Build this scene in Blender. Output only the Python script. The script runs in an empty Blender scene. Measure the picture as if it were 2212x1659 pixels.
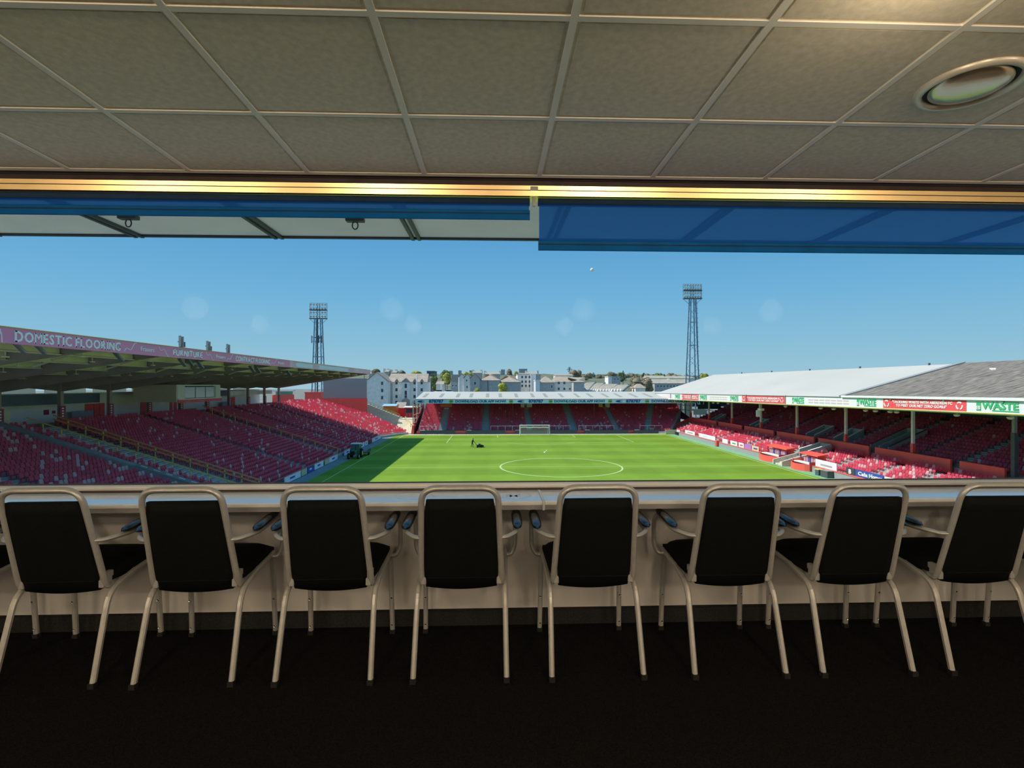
import bpy, math, random
import numpy as np
from mathutils import Vector, Matrix, Quaternion
random.seed(7)
R = random.Random(11)
S = bpy.context.scene
COL = S.collection

# ------------------------------------------------------------------ camera, sky, sun, exposure
F, CX, HZ, CZ = 1146.0, 1106.0, 831.0, 1.35          # focal length and centre in pixels of the 2212x1659 frame
TH = math.atan(41 / 1146)                            # camera yaw to the right
cs, sn = math.cos(TH), math.sin(TH)
camd = bpy.data.cameras.new('camera')
camd.sensor_width = 36; camd.lens = 36 * F / 2212; camd.shift_y = 1.5 / 2212
camd.clip_start = 0.05; camd.clip_end = 3000
cam = bpy.data.objects.new('camera', camd); COL.objects.link(cam)
cam.location = (0, 0, CZ); cam.rotation_euler = (math.pi / 2, 0, -TH)
S.camera = cam

w = bpy.data.worlds.new('sky'); S.world = w; w.use_nodes = True
nt = w.node_tree; nt.nodes.clear()
tc = nt.nodes.new('ShaderNodeTexCoord'); sp = nt.nodes.new('ShaderNodeSeparateXYZ')
rp = nt.nodes.new('ShaderNodeValToRGB'); bg = nt.nodes.new('ShaderNodeBackground'); ow = nt.nodes.new('ShaderNodeOutputWorld')
nt.links.new(tc.outputs['Generated'], sp.inputs[0]); nt.links.new(sp.outputs['Z'], rp.inputs[0])
nt.links.new(rp.outputs[0], bg.inputs[0]); nt.links.new(bg.outputs[0], ow.inputs[0])
els = rp.color_ramp.elements
els[0].position = 0.0; els[0].color = (0.37, 0.58, 0.69, 1)
els[1].position = 1.0; els[1].color = (0.098, 0.345, 0.655, 1)
for p, c in ((0.07, (0.27, 0.53, 0.71, 1)), (0.16, (0.17, 0.45, 0.72, 1)), (0.28, (0.098, 0.345, 0.655, 1)), (0.5, (0.098, 0.345, 0.655, 1))):
    e = els.new(p); e.color = c
bg.inputs[1].default_value = 1.0

sund = bpy.data.lights.new('sun_offscreen', 'SUN'); sund.energy = 5.0; sund.angle = 0.009; sund.color = (1.0, 0.95, 0.86)
sun = bpy.data.objects.new('sun_offscreen', sund); COL.objects.link(sun)
EL = math.radians(51)
sun.rotation_euler = Vector((math.cos(EL), -0.07, -math.sin(EL))).to_track_quat('-Z', 'Y').to_euler()
sun.location = (-60, 60, 60)

S.view_settings.view_transform = 'Standard'; S.view_settings.look = 'None'
S.view_settings.gamma = 1; S.view_settings.use_curve_mapping = False
S.view_settings.exposure = 0.0

# ------------------------------------------------------------------ helpers
def ray(u):
    a = (u - CX) / F
    return (a * cs + sn) / (cs - a * sn)             # x / y of a sight line
def P(u, v, y):                                      # place at a given distance y
    x = y * ray(u); Z = y * cs + x * sn
    return Vector((x, y, CZ - (v - HZ) * Z / F))
def Yat(u, x): return x / ray(u)
def proj(x, y, z):
    X = x * cs - y * sn; Z = x * sn + y * cs
    return CX + F * X / Z, HZ + F * (CZ - z) / Z, Z

def tag(o, label=None, cat=None, group=None, kind=None):
    if label: o['label'] = label
    if cat: o['category'] = cat
    if group: o['group'] = group
    if kind: o['kind'] = kind
    return o
def thing(name, label, cat, loc=(0, 0, 0), group=None):
    o = bpy.data.objects.new(name, None); COL.objects.link(o); o.location = loc
    o.empty_display_size = 0.2
    return tag(o, label, cat, group)
def wloc(o):
    p = Vector((0, 0, 0))
    while o is not None:
        p += Vector(o.location); o = o.parent
    return p
def copy_tree(o, parent=None):
    c = o.copy(); COL.objects.link(c); c.parent = parent
    for ch in list(o.children): copy_tree(ch, c)
    return c

class MB:
    def __init__(s): s.v = []; s.f = []; s.m = []
    def add(s, vs, fs, mi=0):
        n = len(s.v); s.v += [tuple(p) for p in vs]
        s.f += [tuple(i + n for i in f) for f in fs]; s.m += [mi] * len(fs); return s
    def box(s, x0, x1, y0, y1, z0, z1, mi=0):
        return s.add([(x0, y0, z0), (x1, y0, z0), (x1, y1, z0), (x0, y1, z0), (x0, y0, z1), (x1, y0, z1), (x1, y1, z1), (x0, y1, z1)],
                     [(0, 3, 2, 1), (4, 5, 6, 7), (0, 1, 5, 4), (1, 2, 6, 5), (2, 3, 7, 6), (3, 0, 4, 7)], mi)
    def hexa(s, p, mi=0):                            # eight corners, bottom ring then top ring
        return s.add(p, [(0, 3, 2, 1), (4, 5, 6, 7), (0, 1, 5, 4), (1, 2, 6, 5), (2, 3, 7, 6), (3, 0, 4, 7)], mi)
    def prism(s, pts, off, mi=0):                    # planar polygon swept by a vector
        n = len(pts); off = Vector(off)
        a = [Vector(p) for p in pts]; b = [p + off for p in a]
        fs = [tuple(range(n))[::-1], tuple(range(n, 2 * n))] + [(i, (i + 1) % n, n + (i + 1) % n, n + i) for i in range(n)]
        return s.add(a + b, fs, mi)
    def beam(s, p, q, wd, h=None, mi=0):
        p = Vector(p); q = Vector(q); h = h or wd
        d = (q - p).normalized(); up = Vector((0, 0, 1)) if abs(d.z) < 0.95 else Vector((0, 1, 0))
        a = d.cross(up).normalized() * wd / 2; b = a.cross(d).normalized() * h / 2
        vs = [p - a - b, p + a - b, p + a + b, p - a + b, q - a - b, q + a - b, q + a + b, q - a + b]
        return s.add(vs, [(0, 1, 2, 3)[::-1], (4, 5, 6, 7), (0, 1, 5, 4), (1, 2, 6, 5), (2, 3, 7, 6), (3, 0, 4, 7)], mi)
    def tube(s, path, r, n=8, mi=0, cap=True):
        return s.sweep(path, [(r * math.cos(2 * math.pi * k / n), r * math.sin(2 * math.pi * k / n)) for k in range(n)], mi, cap)
    def sweep(s, path, sec, mi=0, cap=True, up=None, closed=False):
        path = [Vector(p) for p in path]; m = len(path); n = len(sec); rings = []
        prev = None
        for i, p in enumerate(path):
            if closed: d = (path[(i + 1) % m] - path[i - 1]).normalized()
            elif i == 0: d = (path[1] - p).normalized()
            elif i == m - 1: d = (p - path[i - 1]).normalized()
            else: d = ((path[i + 1] - p).normalized() + (p - path[i - 1]).normalized()).normalized()
            if up is not None: ref = Vector(up)
            elif prev is None: ref = Vector((1, 0, 0)) if abs(d.x) < 0.9 else Vector((0, 0, 1))
            else: ref = prev
            a = (ref - d * ref.dot(d)).normalized(); b = d.cross(a); prev = a
            rings.append([p + a * x + b * y for x, y in sec])
        vs = [q for r_ in rings for q in r_]; fs = []
        for i in range(m if closed else m - 1):
            j = (i + 1) % m
            for k in range(n): fs.append((i * n + k, i * n + (k + 1) % n, j * n + (k + 1) % n, j * n + k))
        if cap and not closed:
            fs.append(tuple(range(n))[::-1]); fs.append(tuple((m - 1) * n + k for k in range(n)))
        return s.add(vs, fs, mi)
    def lathe(s, prof, c=(0, 0, 0), n=24, mi=0, axis='z'):
        c = Vector(c); vs = []; m = len(prof)
        for k in range(n):
            t = 2 * math.pi * k / n
            for r, h in prof:
                q = (r * math.cos(t), r * math.sin(t), h)
                if axis == 'x': q = (q[2], q[0], q[1])
                if axis == 'y': q = (q[1], q[2], q[0])
                vs.append(c + Vector(q))
        fs = [(k * m + i, ((k + 1) % n) * m + i, ((k + 1) % n) * m + i + 1, k * m + i + 1) for k in range(n) for i in range(m - 1)]
        return s.add(vs, fs, mi)
    def build(s, name, mats, parent=None, smooth=False, bevel=0, local=False, kind=None):
        me = bpy.data.meshes.new(name)
        vs = [Vector(p) for p in s.v]
        if parent is not None: off = Vector((0, 0, 0)) if local else wloc(parent)
        else:
            xs = [p.x for p in vs]; ys = [p.y for p in vs]; zs = [p.z for p in vs]
            off = Vector(((min(xs) + max(xs)) / 2, (min(ys) + max(ys)) / 2, min(zs)))
        me.from_pydata([tuple(p - off) for p in vs], [], s.f)
        if not isinstance(mats, (list, tuple)): mats = [mats]
        for mm in mats: me.materials.append(mm)
        if len(mats) > 1: me.polygons.foreach_set('material_index', s.m)
        if smooth: me.polygons.foreach_set('use_smooth', [True] * len(me.polygons))
        me.update()
        o = bpy.data.objects.new(name, me); COL.objects.link(o)
        if parent is not None: o.parent = parent
        else: o.location = off
        if bevel:
            b = o.modifiers.new('bevel', 'BEVEL'); b.width = bevel; b.segments = 2; b.limit_method = 'ANGLE'
        if kind: o['kind'] = kind
        return o
def bx(name, m, parent, *a, **k):
    return MB().box(*a).build(name, m, parent, **k)

def arc(path, r=0.05, n=5):                          # round the corners of a polyline
    path = [Vector(p) for p in path]; out = [path[0]]
    for i in range(1, len(path) - 1):
        a, b, c = path[i - 1], path[i], path[i + 1]
        d1 = (a - b); d2 = (c - b); rr = min(r, d1.length * .49, d2.length * .49)
        p = b + d1.normalized() * rr; q = b + d2.normalized() * rr
        for k in range(n + 1):
            t = k / n; out.append(p * (1 - t) ** 2 + b * 2 * t * (1 - t) + q * t * t)
    out.append(path[-1]); return out
def rsec(wd, h, r=0.3):                              # rounded rectangular section
    a, b = wd / 2, h / 2; c = min(a, b) * r * 2
    return [(a, -b + c), (a, b - c), (a - c, b), (-a + c, b), (-a, b - c), (-a, -b + c), (-a + c, -b), (a - c, -b)]

MATS = {}
def mat(name, col, rough=.6, metal=0.0, var=.10, scale=6.0, bump=0.0, spec=.4, bscale=None, col2=None, stretch=None):
    m = bpy.data.materials.new(name); m.use_nodes = True; t = m.node_tree; N = t.nodes; L = t.links
    b = N['Principled BSDF']; b.inputs['Roughness'].default_value = rough; b.inputs['Metallic'].default_value = metal
    b.inputs['Specular IOR Level'].default_value = spec
    c = N.new('ShaderNodeTexCoord'); mp = N.new('ShaderNodeMapping'); n = N.new('ShaderNodeTexNoise')
    L.new(c.outputs['Object'], mp.inputs[0]); L.new(mp.outputs[0], n.inputs['Vector'])
    if stretch: mp.inputs['Scale'].default_value = stretch
    n.inputs['Scale'].default_value = scale; n.inputs['Detail'].default_value = 5
    r = N.new('ShaderNodeValToRGB'); L.new(n.outputs[0], r.inputs[0]); L.new(r.outputs[0], b.inputs['Base Color'])
    lo = [max(0, x * (1 - var)) for x in col]; hi = [min(1, x * (1 + var)) for x in (col2 or col)]
    r.color_ramp.elements[0].position = .3; r.color_ramp.elements[0].color = (*lo, 1)
    r.color_ramp.elements[1].position = .7; r.color_ramp.elements[1].color = (*hi, 1)
    if bump:
        n2 = N.new('ShaderNodeTexNoise'); n2.inputs['Scale'].default_value = bscale or scale * 6; n2.inputs['Detail'].default_value = 4
        L.new(mp.outputs[0], n2.inputs['Vector'])
        bp = N.new('ShaderNodeBump'); bp.inputs['Strength'].default_value = bump; L.new(n2.outputs[0], bp.inputs['Height'])
        L.new(bp.outputs[0], b.inputs['Normal'])
    MATS[name] = m; return m
def through(name, tint, body, fac, rough=.5, gloss=0.0):
    """sheet that lets light through: tinted transparency mixed with a diffuse or glossy body"""
    m = mat(name, body, rough); t = m.node_tree; N = t.nodes; L = t.links
    b = N['Principled BSDF']; o = N['Material Output']
    tr = N.new('ShaderNodeBsdfTransparent'); tr.inputs[0].default_value = (*tint, 1)
    mx = N.new('ShaderNodeMixShader'); mx.inputs[0].default_value = fac
    L.new(tr.outputs[0], mx.inputs[1])
    if gloss:
        g = N.new('ShaderNodeBsdfGlossy'); g.inputs['Roughness'].default_value = 0.02; g.inputs[0].default_value = (1, 1, 1, 1)
        fr = N.new('ShaderNodeFresnel'); fr.inputs[0].default_value = 1.04
        L.new(fr.outputs[0], mx.inputs[0]); L.new(g.outputs[0], mx.inputs[2])
    else: L.new(b.outputs[0], mx.inputs[2])
    L.new(mx.outputs[0], o.inputs[0]); return m

# interior materials
M_carpet = mat('carpet', (.012, .012, .0125), .95, var=.5, scale=220, bump=.7, bscale=400, spec=0)
M_tile = mat('ceiling_tile', (.76, .69, .55), .95, var=.10, scale=38, bump=.5, bscale=260, spec=.1)
M_grid = mat('ceiling_grid', (.88, .83, .74), .5, var=.03)
M_wall = mat('painted_wall', (.66, .64, .64), .8, var=.04, scale=3, bump=.12, bscale=300)
M_backwall = mat('room_wall', (.74, .73, .72), .85, var=.04, scale=3, bump=.1, bscale=200)
M_skirt = mat('skirting', (.028, .028, .030), .9, var=.3, scale=120, bump=.4, bscale=300, spec=0)
M_laminate = mat('laminate', (.84, .87, .90), .10, var=.04, scale=5, spec=1.0)
M_lamedge = mat('laminate_edge', (.34, .33, .34), .5, var=.06)
M_drawnrefl = mat('drawn_reflection', (.72, .77, .80), .3, var=.02)  # off-white that paints a logo's reflection onto the worktop
M_frame = mat('window_aluminium', (.78, .79, .81), .25, metal=.0, var=.05)
M_gasket = mat('gasket', (.06, .04, .04), .6, var=.1)
M_headdark = mat('head_trim', (.06, .042, .042), .4, var=.15, scale=12)
M_headrail = mat('head_rail', (.97, .70, .36), .28, metal=1.0, var=.04)
M_blindtube = mat('blind_tube', (.025, .055, .11), .7, var=.1, spec=.1)
M_blindbar = mat('blind_bar', (.008, .13, .42), .8, var=.1, spec=.05)
M_blind = through('blind_fabric', (.42, .70, 1.0), (.05, .16, .34), .5, .8)
_t = M_blind.node_tree; _tl = _t.nodes.new('ShaderNodeBsdfTranslucent'); _tl.inputs[0].default_value = (.15, .37, .80, 1)
_t.links.new(_tl.outputs[0], [n for n in _t.nodes if n.type == 'MIX_SHADER'][0].inputs[2])
M_glass = through('window_glass', (.97, .985, .98), (.8, .85, .85), .04, .05, gloss=1)
M_alu = mat('chair_aluminium', (.50, .495, .49), .34, metal=.35, var=.06, scale=40)
M_fabric = mat('black_vinyl', (.007, .0085, .009), .62, var=.25, scale=160, bump=.25, bscale=500, spec=.05)
M_pad = mat('armrest_pad', (.007, .008, .009), .24, var=.1, spec=.7)
M_rubber = mat('rubber_foot', (.012, .012, .012), .7)
M_satin = mat('satin_reflector', (.78, .64, .46), .22, metal=.8, var=.04)
M_chrome = mat('chrome', (.80, .78, .74), .10, metal=1.0, var=.03)
M_ring = mat('lamp_ring', (.66, .60, .50), .3, metal=.25, var=.04)
M_dark = mat('dark_recess', (.012, .011, .011), .7)
# exterior materials
M_soffit = mat('canopy_soffit', (.96, .93, .87), .7, var=.05, scale=2)
M_rib = mat('canopy_rib', (.07, .08, .085), .5)
M_conc = mat('concrete', (.52, .49, .43), .9, var=.18, scale=2.5, bump=.15)
M_concpale = mat('pale_concrete', (.62, .57, .48), .9, var=.12, scale=2)
M_concgrey = mat('grey_concrete', (.36, .37, .38), .85, var=.10, scale=1.5)
M_asph = mat('track_asphalt', (.22, .26, .27), .9, var=.15, scale=1.2)
M_apron = mat('green_apron', (.20, .42, .22), .9, var=.10, scale=1.0)
M_ground = mat('city_ground', (.20, .20, .18), .95, var=.3, scale=.05)
M_white = mat('white_paint', (.82, .82, .82), .5, var=.04)
M_line = mat('line_paint', (.50, .62, .30), .8, var=.08)
M_red = mat('seat_red', (.84, .13, .215), .42, var=.14, scale=.8)
M_red2 = mat('seat_deep_red', (.70, .10, .175), .42, var=.12, scale=.8)
M_redpale = mat('seat_faded', (.86, .58, .60), .5, var=.12, scale=.8)
def glow_through(m, c, f):                           # thin moulded plastic lets some sun through
    t_ = m.node_tree; tl = t_.nodes.new('ShaderNodeBsdfTranslucent'); tl.inputs[0].default_value = (*c, 1)
    mx = t_.nodes.new('ShaderNodeMixShader'); mx.inputs[0].default_value = f
    t_.links.new(t_.nodes['Principled BSDF'].outputs[0], mx.inputs[1]); t_.links.new(tl.outputs[0], mx.inputs[2]); t_.links.new(mx.outputs[0], t_.nodes['Material Output'].inputs[0])
glow_through(M_red, (1.0, .13, .18), .5); glow_through(M_red2, (.95, .10, .15), .5); glow_through(M_redpale, (1.0, .68, .70), .5)
M_redwall = mat('red_paint', (.95, .13, .10), .5, var=.07, scale=.6)
M_redshed = mat('red_cladding', (.88, .09, .10), .5, var=.08)
M_maroon = mat('maroon', (.30, .03, .06), .5, var=.1)
M_fascL = mat('magenta_fascia', (.97, .28, .44), .5, var=.08, scale=.25)
M_fascL2 = mat('pale_magenta_fascia', (.95, .50, .55), .5, var=.15, scale=.25)
M_fascLtext = mat('fascia_lettering', (1.0, .94, .88), .5, var=.02)
M_fascB = mat('blue_fascia', (.60, .82, 1.0), .5, var=.18, scale=.12)
M_fascBtext = mat('navy_lettering', (.02, .09, .36), .5, var=.02)
M_fascR = mat('white_fascia', (.80, .80, .82), .5, var=.03)
M_green = mat('green_lettering', (.05, .46, .18), .5, var=.10, scale=.8)
M_greentxt = mat('pale_red_lettering', (.72, .52, .54), .5, var=.05)
M_yellow = mat('yellow_trim', (.62, .50, .10), .5, var=.08)
M_rail = mat('yellow_rail', (.82, .62, .18), .5, var=.10)
M_railor = mat('orange_rail', (.78, .40, .12), .5, var=.10)
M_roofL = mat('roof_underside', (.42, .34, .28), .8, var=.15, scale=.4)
M_purlin = mat('purlin', (.82, .74, .56), .7, var=.08, scale=.6)
M_rafter = mat('rafter', (.42, .345, .28), .7, var=.12, scale=.5)
M_roofW = mat('white_roof', (.54, .50, .445), .6, var=.04, scale=.1)
M_roofO = mat('old_sheet_roof', (.20, .17, .14), .9, var=.6, scale=1.6, stretch=(.5, 2.4, 1))
M_skyl = mat('skylight_sheet', (.34, .33, .26), .5, var=.06)
M_cream = mat('cream_soffit', (.80, .72, .52), .7, var=.08)
M_steel = mat('grey_steel', (.30, .31, .32), .5, metal=.2, var=.08)
M_steeldark = mat('dark_steel', (.10, .11, .12), .5, metal=.2, var=.1)
M_tower = mat('tower_steel', (.16, .27, .36), .6, metal=.1, var=.1)
M_lamp = mat('floodlight_glass', (.50, .52, .52), .25, metal=.3)
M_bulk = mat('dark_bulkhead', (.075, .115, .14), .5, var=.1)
M_clad = mat('white_cladding', (.85, .84, .79), .7, var=.06, scale=.5)
M_beige = mat('beige_panel', (.74, .62, .42), .7, var=.05)
M_pane = mat('dark_window', (.05, .075, .09), .15, var=.2, spec=.7)
M_paneblue = mat('studio_glass', (.40, .54, .56), .12, var=.06, spec=.8)
M_bright = mat('translucent_sheet', (.85, .85, .78), .6, var=.05)
_t = M_bright.node_tree; _tl = _t.nodes.new('ShaderNodeBsdfTranslucent'); _tl.inputs[0].default_value = (.95, .93, .82, 1)
_mx = _t.nodes.new('ShaderNodeMixShader'); _mx.inputs[0].default_value = .7
_t.links.new(_t.nodes['Principled BSDF'].outputs[0], _mx.inputs[1]); _t.links.new(_tl.outputs[0], _mx.inputs[2]); _t.links.new(_mx.outputs[0], _t.nodes['Material Output'].inputs[0])
M_panelg = mat('screen_back', (.36, .34, .34), .6, var=.04)
M_board = mat('board_dark', (.055, .075, .085), .5, var=.1)
M_boardw = mat('board_white', (.84, .86, .90), .5, var=.05, scale=.6)
M_boardb = mat('board_blue', (.05, .09, .40), .5, var=.1)
M_boardy = mat('board_cream', (.70, .58, .35), .5, var=.1)
M_wallgrey = mat('perimeter_grey', (.33, .33, .34), .8, var=.08)
M_orange = mat('orange_sign', (.75, .22, .05), .5, var=.1)
M_yelsign = mat('yellow_sign', (.75, .62, .12), .5, var=.1)
M_harl = mat('grey_harling', (.92, .84, .76), .9, var=.10, scale=1.2, bump=.1)
M_harld = mat('dark_granite', (.50, .48, .46), .9, var=.12, scale=1.0)
M_harlw = mat('pale_render', (.88, .82, .76), .9, var=.06, scale=1.0)
M_slate = mat('slate_roof', (.40, .32, .26), .8, var=.20, scale=.5)
M_slate2 = mat('pale_slate', (.40, .35, .285), .8, var=.16, scale=.5)
M_trunk = mat('bark', (.14, .10, .07), .9)
M_leaf = [mat('leaf_green', (.15, .20, .055), .8, var=.35, scale=.6), mat('leaf_yellow', (.36, .36, .06), .8, var=.3, scale=.6),
          mat('leaf_brown', (.24, .20, .13), .85, var=.3, scale=.5), mat('leaf_dark', (.055, .085, .06), .85, var=.3, scale=.5)]
M_hill = mat('wooded_hill', (.15, .16, .10), .95, var=.45, scale=.05)
M_tgreen = mat('tractor_green', (.03, .16, .07), .4)
M_black = mat('black_cloth', (.012, .013, .015), .8)
M_skin = mat('skin', (.45, .27, .19), .6)
M_hair = mat('hair', (.03, .02, .015), .8)
M_bird = mat('feather_white', (.80, .80, .80), .7)
M_birdg = mat('feather_grey', (.25, .26, .28), .7)
M_net = through('goal_net', (1, 1, 1), (.8, .8, .8), .22)

# pitch grass with mowing bands
M_grass = mat('pitch_grass', (.175, .285, .030), .9, var=.06, scale=.35)
t = M_grass.node_tree; N = t.nodes; L = t.links
b = N['Principled BSDF']; src = b.inputs['Base Color'].links[0].from_socket
b.inputs['Specular IOR Level'].default_value = .1
geo = N.new('ShaderNodeNewGeometry'); sx = N.new('ShaderNodeSeparateXYZ'); L.new(geo.outputs['Position'], sx.inputs[0])
def wave(out, per, ph):
    m1 = N.new('ShaderNodeMath'); m1.operation = 'MULTIPLY_ADD'; m1.inputs[1].default_value = 2 * math.pi / per; m1.inputs[2].default_value = ph
    L.new(out, m1.inputs[0]); m2 = N.new('ShaderNodeMath'); m2.operation = 'SINE'; L.new(m1.outputs[0], m2.inputs[0])
    m3 = N.new('ShaderNodeMath'); m3.operation = 'MULTIPLY'; m3.inputs[1].default_value = 3; m3.use_clamp = False; L.new(m2.outputs[0], m3.inputs[0])
    m4 = N.new('ShaderNodeClamp'); m4.inputs['Min'].default_value = -1; L.new(m3.outputs[0], m4.inputs[0]); return m4.outputs[0]
wy = wave(sx.outputs['Y'], 10.0, 1.2); wx = wave(sx.outputs['X'], 8.0, .4)
a1 = N.new('ShaderNodeMath'); a1.operation = 'MULTIPLY_ADD'; a1.inputs[1].default_value = .085; a1.inputs[2].default_value = 1.0; L.new(wy, a1.inputs[0])
a2 = N.new('ShaderNodeMath'); a2.operation = 'MULTIPLY_ADD'; a2.inputs[1].default_value = .03; L.new(wx, a2.inputs[0]); L.new(a1.outputs[0], a2.inputs[2])
vm = N.new('ShaderNodeVectorMath'); vm.operation = 'SCALE'; L.new(src, vm.inputs[0]); L.new(a2.outputs[0], vm.inputs['Scale'])
L.new(vm.outputs[0], b.inputs['Base Color'])

def text_mesh(body, size, bold=0.0, extrude=0.02, align='CENTER', squeeze=1.0, shear=0.0):
    cu = bpy.data.curves.new('lettering', 'FONT'); cu.body = body; cu.size = size; cu.align_x = align; cu.align_y = 'CENTER'
    cu.extrude = extrude; cu.offset = bold; cu.resolution_u = 2; cu.shear = shear
    o = bpy.data.objects.new('lettering', cu); COL.objects.link(o)
    dg = bpy.context.evaluated_depsgraph_get(); me = bpy.data.meshes.new_from_object(o.evaluated_get(dg))
    bpy.data.objects.remove(o); bpy.data.curves.remove(cu)
    if squeeze != 1.0: me.transform(Matrix.Diagonal((squeeze, 1, 1, 1)))
    return me
FACE = {'+x': Matrix(((0, 0, 1), (1, 0, 0), (0, 1, 0))), '-x': Matrix(((0, 0, -1), (-1, 0, 0), (0, 1, 0))),
        '-y': Matrix(((1, 0, 0), (0, 0, -1), (0, 1, 0))), '+z': Matrix(((1, 0, 0), (0, 1, 0), (0, 0, 1)))}
def text(name, body, size, m, parent, loc, face, width=None, bold=0.0, align='CENTER', rot=None):
    me = text_mesh(body, size, bold, .02, align)
    if width:
        xs = [v.co.x for v in me.vertices]; k = width / max(1e-6, max(xs) - min(xs)); me.transform(Matrix.Diagonal((k, 1, 1, 1)))
    me.transform(FACE[face].to_4x4())
    if rot: me.transform(rot.to_4x4())
    me.materials.clear(); me.materials.append(m)
    o = bpy.data.objects.new(name, me); COL.objects.link(o); o.parent = parent
    o.location = Vector(loc) - wloc(parent); return o
SER = {'D': ((.12, 0), (.12, 1)), 'M': ((.08, 0), (.92, 0), (.08, 1), (.92, 1)), 'E': ((.1, 0), (.1, 1)), 'T': ((.5, 0),), 'I': ((.5, 0), (.5, 1)),
       'F': ((.12, 0), (.12, 1)), 'L': ((.12, 1), (.12, 0)), 'R': ((.12, 0), (.12, 1), (.92, 0)), 'N': ((.1, 0), (.1, 1), (.9, 1)),
       'U': ((.12, 1), (.88, 1)), 'A': ((.08, 0), (.92, 0)), 'G': ((.85, .5),)}
def serif_text(name, body, h, m, parent, loc, face, width):
    """heavy slab-serif capitals, letter by letter"""
    mb = MB(); x = 0.0
    for ch in body:
        if ch == ' ': x += h * .38; continue
        me = text_mesh(ch, h * 1.38, h * (0.0 if ch == 'M' else .03), .02, 'LEFT')
        xs = [v.co.x for v in me.vertices]; ys = [v.co.y for v in me.vertices]
        x0, x1, y0, y1 = min(xs), max(xs), min(ys), max(ys)
        mb.add([(v.co.x - x0 + x, (v.co.y - y0) / (y1 - y0) * h - h / 2, v.co.z) for v in me.vertices], [tuple(p.vertices) for p in me.polygons])
        for sxx, syy in SER.get(ch, ()):
            cx = x + sxx * (x1 - x0); cy = -h / 2 + syy * h + (.05 * h if syy < .5 else -.05 * h)
            mb.box(cx - .15 * h, cx + .15 * h, cy - .05 * h, cy + .05 * h, -.02, .02)
        x += (x1 - x0) + h * .16; bpy.data.meshes.remove(me)
    k = width / (x - h * .16)
    fm = FACE[face]; loc = Vector(loc)
    mb.v = [tuple(loc + fm @ Vector(((p[0]) * k - width / 2, p[1], p[2]))) for p in mb.v]
    return mb.build(name, m, parent)

# ================================================================== THE ROOM
GX0, GX1, GY0, GY1, ZC = -5.157, 5.043, -3.82, 2.78, 2.45
bx('floor', M_carpet, None, GX0 - .1, GX1 + .1, GY0 - .1, 3.0, -.12, 0.0)['kind'] = 'structure'
ceil = bx('ceiling', M_backwall, None, GX0 - .1, GX1 + .1, GY0 - .1, 2.82, 2.475, 2.62); ceil['kind'] = 'structure'
tile = None; nx = 17; ny = 11
for i in range(nx):
    for j in range(ny):
        cx, cy = GX0 + .6 * (i + .5), GY0 + .6 * (j + .5)
        if tile is None:
            mb = MB().box(-.29, .29, -.29, .29, 0, .018); mb.box(-.276, .276, -.276, .276, -.004, 0.001)
            o = tile = mb.build('ceiling_tile', M_tile, ceil, local=True)
        else:
            o = tile.copy(); COL.objects.link(o)
        o.location = Vector((cx, cy, ZC + .002)) - wloc(ceil)
for i in range(nx + 1):
    bx('ceiling_grid_bar', M_grid, ceil, GX0 + .6 * i - .012, GX0 + .6 * i + .012, GY0, GY1, ZC - .006, ZC + .02)
for j in range(ny + 1):
    for i in range(nx):
        bx('ceiling_cross_bar', M_grid, ceil, GX0 + .6 * i + .012, GX0 + .6 * (i + 1) - .012, GY0 + .6 * j - .012, GY0 + .6 * j + .012, ZC - .0055, ZC + .02)
bx('wall_left', M_backwall, None, GX0 - .15, GX0, GY0 - .1, 3.0, 0, 2.5)['kind'] = 'structure'
bx('wall_right', M_backwall, None, GX1, GX1 + .15, GY0 - .1, 3.0, 0, 2.5)['kind'] = 'structure'
bx('wall_back', M_backwall, None, GX0 - .1, GX1 + .1, GY0 - .15, GY0, 0, 2.5)['kind'] = 'structure'
bx('wall_front', M_wall, None, GX0, GX1, 3.0, 3.16, -.12, .745)['kind'] = 'structure'
MB().box(GX0, GX1, 2.982, 3.0, 0, .082).box(GX0, GX1, 2.987, 3.0, .082, .088).build('baseboard_front', M_skirt, None)['kind'] = 'structure'

# window: bottom rail, head trim, head rails, two panes
win = MB().box(GX0, GX1, 3.022, 3.10, .745, .766).build('window_1', M_frame, None); win['kind'] = 'structure'
mb = MB().sweep([(GX0, 3.058, .774), (GX1, 3.058, .774)], rsec(.026, .07, .45), up=(0, 0, 1)); mb.build('bottom_rail', M_frame, win, smooth=True)
bx('gasket', M_gasket, win, GX0, GX1, 3.014, 3.022, .751, .763)
bx('gasket', M_gasket, win, GX0, GX1, 3.060, 3.074, .787, .792)
for x0, x1 in ((GX0, .222), (.222, GX1)):
    bx('glass_pane', M_glass, win, x0, x1, 3.064, 3.070, .790, 2.47)
tr = bx('trim_1', M_headdark, None, GX0, GX1, 2.835, 2.90, 2.418, 2.47); tr['kind'] = 'structure'
MB().sweep([(GX0, 2.828, 2.452), (GX1, 2.828, 2.452)], rsec(.022, .02, .45), up=(0, 0, 1)).build('moulding', M_headdark, tr)
bx('edge_angle', M_grid, tr, GX0, GX1, 2.782, 2.80, ZC - .006, ZC + .0)
bx('top_liner', M_headdark, tr, GX0, GX1, 2.80, 3.08, 2.462, 2.475)
def tilted(x0, x1, z0, z1, yt): return MB().hexa([(x0, yt + (z1 - z0) * .2, z0), (x1, yt + (z1 - z0) * .2, z0), (x1, 2.93, z0), (x0, 2.93, z0), (x0, yt, z1), (x1, yt, z1), (x1, 2.93, z1), (x0, 2.93, z1)])
hr = tilted(GX0, GX1, 2.396, 2.417, 2.838).build('trim_2', M_headrail, None); hr['kind'] = 'structure'
tilted(GX0, GX1, 2.362, 2.388, 2.833).build('lower_rail', M_headrail, hr)
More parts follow.
